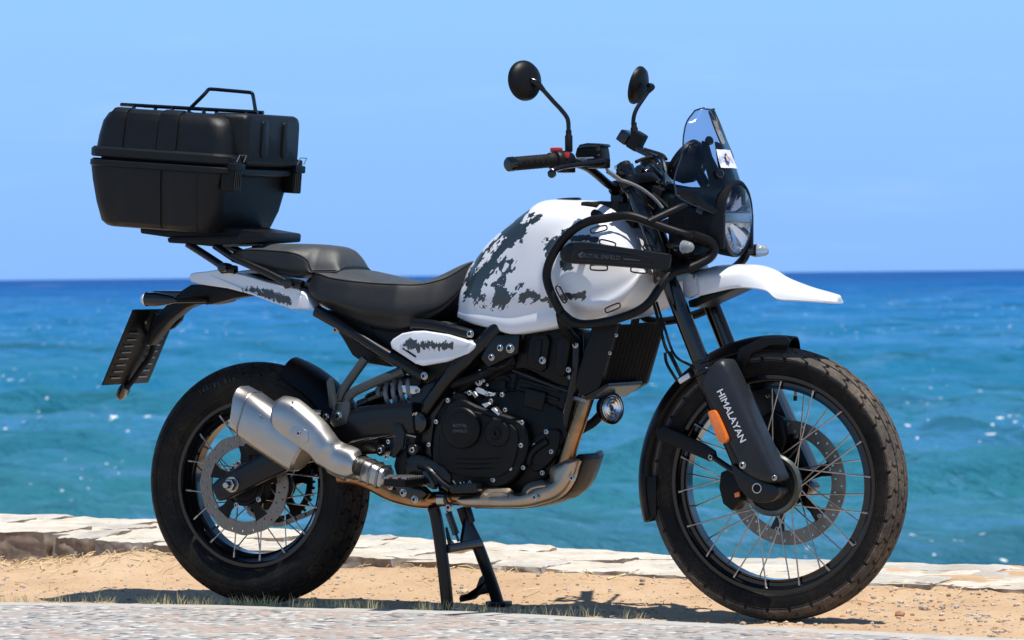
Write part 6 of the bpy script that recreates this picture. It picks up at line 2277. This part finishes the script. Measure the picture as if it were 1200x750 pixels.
# footrest: rubber block with serrated plate
pegd = Vector((-0.10, -1, 0)).normalized()
pg = MB()
p0 = Q('L', 395, 162, -0.17)
Mx = Matrix.Rotation(R(4), 3, 'Y')
pg.box(p0 + Vector((-0.02, -0.05, 0.004)), 0.062, 0.11, 0.020, Mx)
peg = pg.build('footrest', 'engine_black', moto, bevel=0.005, seg=2)
mb = MB()
for i in range(8):
    for j in range(3):
        mb.box(p0 + Vector((-0.046 + 0.026 * j, -0.098 + 0.0135 * i, 0.017)), 0.016, 0.007, 0.006, Mx)
s_ = mb.build('footrest_teeth', 'brushed_dark', peg, bevel=0.001, seg=1)
s_['kind'] = 'stuff'
plate_px('footrest_bracket', 'E', [(410, 545), (425, 540), (462, 600), (455, 622), (430, 610), (415, 580)], -0.19, -0.165, 'black_gloss', peg, bevel=0.003)
plate_px('footrest_lug', 'E', [(290, 590), (330, 600), (400, 610), (430, 640), (400, 668), (360, 665), (300, 630)], -0.17, -0.13, 'black_gloss', peg, bevel=0.005)
bolt(Q('E', 376, 662, -0.172), 0.0105, peg)
bolt(Q('E', 328, 634, -0.172), 0.0105, peg)
bolt(Q('E', 274, 610, -0.172), 0.008, peg)
# brake pedal with spiked pad
bp = plate_px('brake_pedal', 'L', [(520, 168), (545, 172), (575, 162), (628, 165), (632, 196), (620, 204), (525, 206), (516, 190)], -0.20, -0.165, 'black_paint', moto, bevel=0.003)
for x in (545, 565, 580, 598, 612):
    rod('pedal_tooth', Q('L', x, 168, -0.185), Q('L', x - (12 if x in (545, 612) else 2), 152 if x in (545, 612) else 158, -0.185), 0.0022, 'steel', bp)
mb = MB()
mb.tube(QV('L', (520, 190, -0.165), (480, 160, -0.16), (430, 110, -0.155), (390, 90, -0.15)), 0.009, 8, smooth=3)
mb.build('pedal_arm', 'black_paint', bp)

# ------------------------------------------------------------------ header pipe, its guard and the sump plate
mb = MB()
hp = QV('F', (690, 250, -0.10), (672, 300, -0.115), (650, 370, -0.125), (625, 440, -0.13), (605, 505, -0.135), (585, 560, -0.135), (545, 620, -0.13), (470, 655, -0.125), (380, 668, -0.12), (260, 670, -0.115), (160, 665, -0.11), (70, 668, -0.105))
mb.tube(hp, [0.019] * len(hp), 18, smooth=5)
hdr = mb.build('exhaust_header', 'header_bronze', moto)
mb = MB()
mb.lathe([(0.021, -0.006), (0.026, -0.004), (0.026, 0.004), (0.021, 0.006)], Q('F', 660, 292, -0.114), hp[2] - hp[1], 20)
mb.build('header_flange', 'brushed_dark', hdr)
# clamp where the guard ends
mb = MB()
mb.lathe([(0.0205, -0.012), (0.0215, -0.011), (0.0215, 0.011), (0.0205, 0.012)], Q('W', 105, 298, -0.11), Vector((1, 0, 0)), 20)
mb.build('pipe_clamp', 'steel', hdr)
bolt(Q('W', 140, 352, -0.14), 0.011, hdr)
mb = MB()
mb.tube(QV('W', (118, 250, -0.135), (122, 300, -0.14), (140, 330, -0.14), (168, 325, -0.14)), 0.004, 8, smooth=3)
mb.build('stand_hook', 'black_gloss', hdr)
# guard: scalloped upper edge, smooth round belly
upg = [(235, 275), (300, 275), (340, 245), (368, 228), (440, 226), (520, 228), (550, 250), (575, 268), (600, 262), (620, 225), (660, 195), (730, 178), (770, 188), (790, 180), (786, 130), (800, 95), (850, 65), (900, 45), (975, 42)]
mdg = [(200, 300), (260, 295), (330, 290), (380, 290), (450, 292), (530, 292), (570, 288), (600, 284), (630, 276), (680, 262), (730, 246), (770, 232), (800, 215), (830, 190), (850, 160), (870, 120), (885, 90), (900, 70), (980, 48)]
log_ = [(195, 315), (225, 340), (300, 346), (380, 348), (450, 350), (530, 350), (580, 350), (620, 346), (660, 340), (720, 324), (770, 308), (815, 290), (855, 262), (888, 230), (915, 190), (940, 150), (955, 110), (968, 80), (985, 55)]
bel = [(200, 322), (230, 346), (300, 352), (380, 354), (450, 356), (530, 356), (590, 357), (640, 354), (690, 346), (750, 330), (800, 315), (845, 297), (885, 268), (915, 235), (940, 195), (960, 152), (970, 112), (978, 85), (988, 60)]
A_, B_, C_, D_ = (crom(QL('W', l, *p), 4) for p, l in ((upg, -0.150), (mdg, -0.175), (log_, -0.165), (bel, -0.13)))
rings = []
for a, b, c, d in zip(A_, B_, C_, D_):
    half = crom([a, a * 0.45 + b * 0.55 + Vector((0, -0.004, 0)), b, b * 0.5 + c * 0.5 + Vector((0, -0.007, 0)), c, d], 3)
    rings.append(half)
mb = MB()
mb.loft(rings, closed=False)
mb.loft([[p + Vector((0, 0.002, 0)) for p in r] for r in rings], closed=False)
gd = mb.build('header_guard', 'guard_steel', moto, sharp=60)
gd['label'] = 'steel heat guard with painted-in tan sand reflection along the exhaust header'
for x, y in ((690, 288), (928, 165)):
    bolt(Q('W', x, y, -0.186), 0.009, gd)
for pts in ([(400, 280), (430, 262), (490, 262), (515, 278)], [(640, 258), (670, 232), (720, 218), (760, 214)]):
    mb = MB()
    mb.tube(QL('W', -0.178, *pts), 0.0035, 8, smooth=4)
    mb.build('guard_bead', 'guard_steel', gd)
near = QL('W', -0.118, (300, 335), (300, 360), (600, 362), (690, 352), (790, 322), (860, 295), (915, 250), (950, 195), (975, 130), (1005, 40), (990, 10), (960, 15), (900, 120), (800, 250), (640, 330))
fr2 = []
for p in near:
    k = min(1, max(0, (p.x - near[2].x) / 0.12))
    fr2.append(Vector((p.x - 0.012 * k, 0.035, p.z + 0.004 * k)))
mid2 = [Vector((p.x + 0.010 * min(1, max(0, (p.x - near[2].x) / 0.12)), -0.045, p.z)) for p in near]
mb = MB()
mb.loft([near, mid2, fr2])
sump = mb.build('sump_guard', 'engine_black', moto, bevel=0.006, seg=3)
plate_px('lower_frame', 'F', [(100, 610), (450, 620), (560, 560), (610, 500), (630, 520), (600, 600), (520, 670), (300, 690), (120, 670)], -0.10, -0.03, 'black_paint', moto, bevel=0.008)

# ------------------------------------------------------------------ centre stand
cs = MB()
cs.tube(QV('L', (450, 262, -0.115), (462, 300, -0.11), (478, 400, -0.105), (495, 530, -0.10), (512, 690, -0.09)), 0.0165, 16, smooth=3)
stand = cs.build('centre_stand', 'navy_black', moto)
stand['label'] = 'black centre stand holding the machine upright'
mb = MB()
far_pts = QV('L', (570, 262, 0.10), (598, 345, 0.105), (632, 415, 0.11), (668, 510, 0.125), (700, 600, 0.15), (722, 672, 0.165))
mb.tube(far_pts, 0.0165, 16, smooth=3)
mb.build('stand_leg', 'navy_black', stand)
mb = MB()
a_, b_ = Q('L', 505, 435, -0.10), Q('L', 640, 412, 0.10)
mb.tube([a_, b_], 0.012, 12)
mb.build('stand_crossbar', 'navy_black', stand)
mb = MB()
w0 = [Q('L', 498, 345, -0.09), Q('L', 512, 395, -0.09), Q('L', 540, 425, -0.04), Q('L', 512, 432, -0.09)]
mb.loft([w0, [p + Vector((0.006, 0.006, 0)) for p in w0]])
mb.build('stand_web', 'navy_black', stand, bevel=0.001)
mb = MB()
w0 = [Q('L', 575, 310, 0.08), Q('L', 645, 405, 0.105), Q('L', 632, 425, 0.10), Q('L', 562, 432, 0.02), Q('L', 560, 400, 0.02)]
mb.loft([w0, [p + Vector((0.006, 0.006, 0)) for p in w0]])
mb.build('stand_web', 'navy_black', stand, bevel=0.001)
mb = MB()
a_, b_ = Q('L', 512, 282, -0.03), Q('L', 545, 375, -0.03)
t_, l_, u_ = frame_along(a_, b_)
LL = (b_ - a_).length
mb.tube([a_ + t_ * (LL * k / 96) + (l_ * math.cos(k * 2 * math.pi / 8) + u_ * math.sin(k * 2 * math.pi / 8)) * 0.0085 for k in range(97)], 0.0024, 6)
mb.build('stand_spring', 'black_gloss', stand)
mb = MB()
mb.tube([a_, a_ - t_ * 0.03], 0.004, 8)
mb.tube([b_, b_ + t_ * 0.02], 0.004, 8)
mb.build('spring_hook', 'black_gloss', stand)['kind'] = 'stuff'
mb = MB()
tang = QL('L', 0.14, (556, 640), (562, 625), (588, 620), (586, 632), (612, 632), (628, 590), (640, 555), (660, 538), (680, 560), (690, 600), (684, 618), (630, 628), (610, 646), (560, 656))
mb.prism(tang, 0.165)
mb.build('stand_tang', 'navy_black', stand, bevel=0.003)
for p in (Q('L', 512, 684, -0.09), far_pts[-1]):
    mb = MB()
    mb.box(Vector((p.x, p.y, 0.006)), 0.06, 0.045, 0.014)
    mb.build('stand_foot', 'navy_black', stand, bevel=0.004)
rod('side_stand', Q('L', 595, 262, 0.06), Q('L', 614, 325, 0.06), 0.008, 'black_paint', moto)

# raised size lettering on the tyres' near sidewalls
def tyre_text(word, c, rad, y, a_mid, h, parent):
    span = h * 0.72 / rad
    for i, chx in enumerate(word):
        if chx == ' ':
            continue
        a = a_mid + (len(word) / 2 - i - 0.5) * span
        d = Vector((math.sin(a), 0, -math.cos(a)))
        p = Vector((c.x + rad * math.cos(a), y, c.z + rad * math.sin(a)))
        text(chx, 'sidewall_letter', p, d, h, 'tyre_print', parent, depth=0.0006)
tyre_text('140/80 R17', RC, 0.282, -0.0745, R(108), 0.017, rwheel)
# ================================================================== LITTER ON THE GROUND
rnd = random.Random(11)
def ico():
    bm = bmesh.new()
    bmesh.ops.create_icosphere(bm, subdivisions=1, radius=1)
    vs = [v.co.copy() for v in bm.verts]
    fs = [tuple(v.index for v in f.verts) for f in bm.faces]
    bm.free()
    return vs, fs
iv, if_ = ico()
mb = MB()
for k in range(7000):
    x, y = rnd.uniform(-2.1, 2.9), rnd.uniform(-0.35, 0.95)
    if y < edge_y(x) + 0.01 or y > wall_front(x):
        continue
    r = 0.0019 * math.exp(rnd.gauss(0, 0.6)) * (1.5 if x > 1.4 else 1)
    sx, sy, sz = r * rnd.uniform(0.7, 1.5), r * rnd.uniform(0.7, 1.5), r * rnd.uniform(0.4, 0.9)
    a = rnd.uniform(0, 6.28)
    z = sand_z(x, y) + sz * 0.35
    mb.cur = rnd.choice([0, 0, 0, 1, 2])
    mb.add([Vector((x + (p.x * math.cos(a) - p.y * math.sin(a)) * sx, y + (p.x * math.sin(a) + p.y * math.cos(a)) * sy, z + p.z * sz)) * 1 for p in iv], if_)
o = mb.build('pebbles', ['pebble', 'lime_grey', 'twig'], None, sharp=30)
struct(o, 'stuff')
# single stones one can point to
def rock(name, px, py, r, m, label, seed, grp=None):
    p = PZ(px, py, 0.0)
    z = sand_z(p.x, p.y)
    q = PZ(px, py, z)
    bm = bmesh.new()
    bmesh.ops.create_icosphere(bm, subdivisions=3, radius=1)
    for v_ in bm.verts:
        n_ = noise.noise(v_.co * 1.3 + Vector((seed, 0, 0))) * 0.35 + noise.noise(v_.co * 4 + Vector((seed, 5, 0))) * 0.10
        v_.co = Vector((v_.co.x * 1.15, v_.co.y, v_.co.z * 0.72)) * (r * (1 + n_)) + Vector((q.x, q.y, z + r * 0.4))
    me = bpy.data.meshes.new(name)
    bm.to_mesh(me)
    bm.free()
    me.materials.append(MAT[m])
    return tag(link(name, me, None, 45), label, 'stone', grp)
rock('stone', 1054, 722, 0.0115, 'red_stone', 'reddish brown round stone lying on sand ahead of the front tyre', 1)
rock('stone', 396, 705 - 28, 0.006, 'lime_grey', 'small pale grey stone on sand between rear tyre and centre stand', 2)
rock('stone', 753, 681, 0.008, 'wall_face', 'small dark grey stone on sand behind the motorcycle near the wall', 3)
rock('stone', 130, 667, 0.010, 'lime_top', 'small chalky stone in the sand below the broken front stones of the wall', 4)

def blade(mb, base, h, lean, az, w):
    top = base + Vector((math.cos(az) * lean, math.sin(az) * lean, h))
    mid = base + Vector((math.cos(az) * lean * 0.35, math.sin(az) * lean * 0.35, h * 0.6))
    s = Vector((RT.x, RT.y, 0)) * w
    s = Vector((-math.sin(az + 1.2), math.cos(az + 1.2), 0)) * w
    mb.add([base - s, base + s, mid + s * 0.7, top, mid - s * 0.7], [(0, 1, 2, 3, 4)])
# dry grass rooted along the edge of the pavement
mb = MB()
for k in range(1500):
    x = rnd.gauss(0.12, 0.42) if rnd.random() < 0.7 else rnd.uniform(-0.9, 1.25)
    y = edge_y(x) + abs(rnd.gauss(0.0, 0.020)) + 0.004
    z = sand_z(x, y) - 0.002
    dens = noise.noise(Vector((x * 9, 0, 3)))
    if dens < -0.15:
        continue
    h = rnd.uniform(0.018, 0.046) * (1.3 if rnd.random() < 0.12 else 1)
    mb.cur = rnd.choice([0, 0, 1])
    blade(mb, Vector((x, y, z)), h, rnd.uniform(0.002, 0.022), rnd.uniform(0, 6.28), rnd.uniform(0.0006, 0.0012))
o = mb.build('dry_grass', ['grass_blade', 'straw'], None)
struct(o, 'stuff')
# straw and root litter by the wall
mb = MB()
for k in range(420):
    r_ = rnd.random()
    if r_ < 0.5:
        x, y = rnd.gauss(-1.05, 0.35), wall_front(-1) - abs(rnd.gauss(0.03, 0.10))
    elif r_ < 0.8:
        x, y = rnd.uniform(-1.5, 2.4), wall_front(0) - abs(rnd.gauss(0.02, 0.07))
    else:
        x, y = rnd.uniform(-1.6, 2.6), rnd.uniform(0.1, 0.85)
    if y < edge_y(x) + 0.05:
        continue
    L_ = rnd.uniform(0.015, 0.07)
    a = rnd.uniform(0, 3.14)
    dx, dy = math.cos(a) * L_ / 2, math.sin(a) * L_ / 2
    z0, z1 = sand_z(x - dx, y - dy) + 0.002, sand_z(x + dx, y + dy) + 0.002 + rnd.uniform(0, 0.014)
    mid = Vector((x + rnd.uniform(-0.006, 0.006), y, (z0 + z1) / 2 + rnd.uniform(0.001, 0.008)))
    mb.cur = rnd.choice([0, 0, 1])
    mb.tube([Vector((x - dx, y - dy, z0)), mid, Vector((x + dx, y + dy, z1))], rnd.uniform(0.0006, 0.0013), 4)
o = mb.build('straw_litter', ['straw', 'twig'], None)
struct(o, 'stuff')
# a long dry stalk lying near the wall
a_, b_ = PZ(712, 676, 0.035), PZ(766, 670, 0.035)
mb = MB()
mb.tube([Vector((a_.x, a_.y, sand_z(a_.x, a_.y) + 0.004)), Vector(((a_.x + b_.x) / 2, (a_.y + b_.y) / 2, sand_z((a_.x + b_.x) / 2, (a_.y + b_.y) / 2) + 0.008)), Vector((b_.x, b_.y, sand_z(b_.x, b_.y) + 0.006))], [0.0028, 0.003, 0.0018], 7)
tag(mb.build('dry_stalk', 'straw', None), 'long dry tan stalk lying on the sand at the foot of the wall', 'stalk')
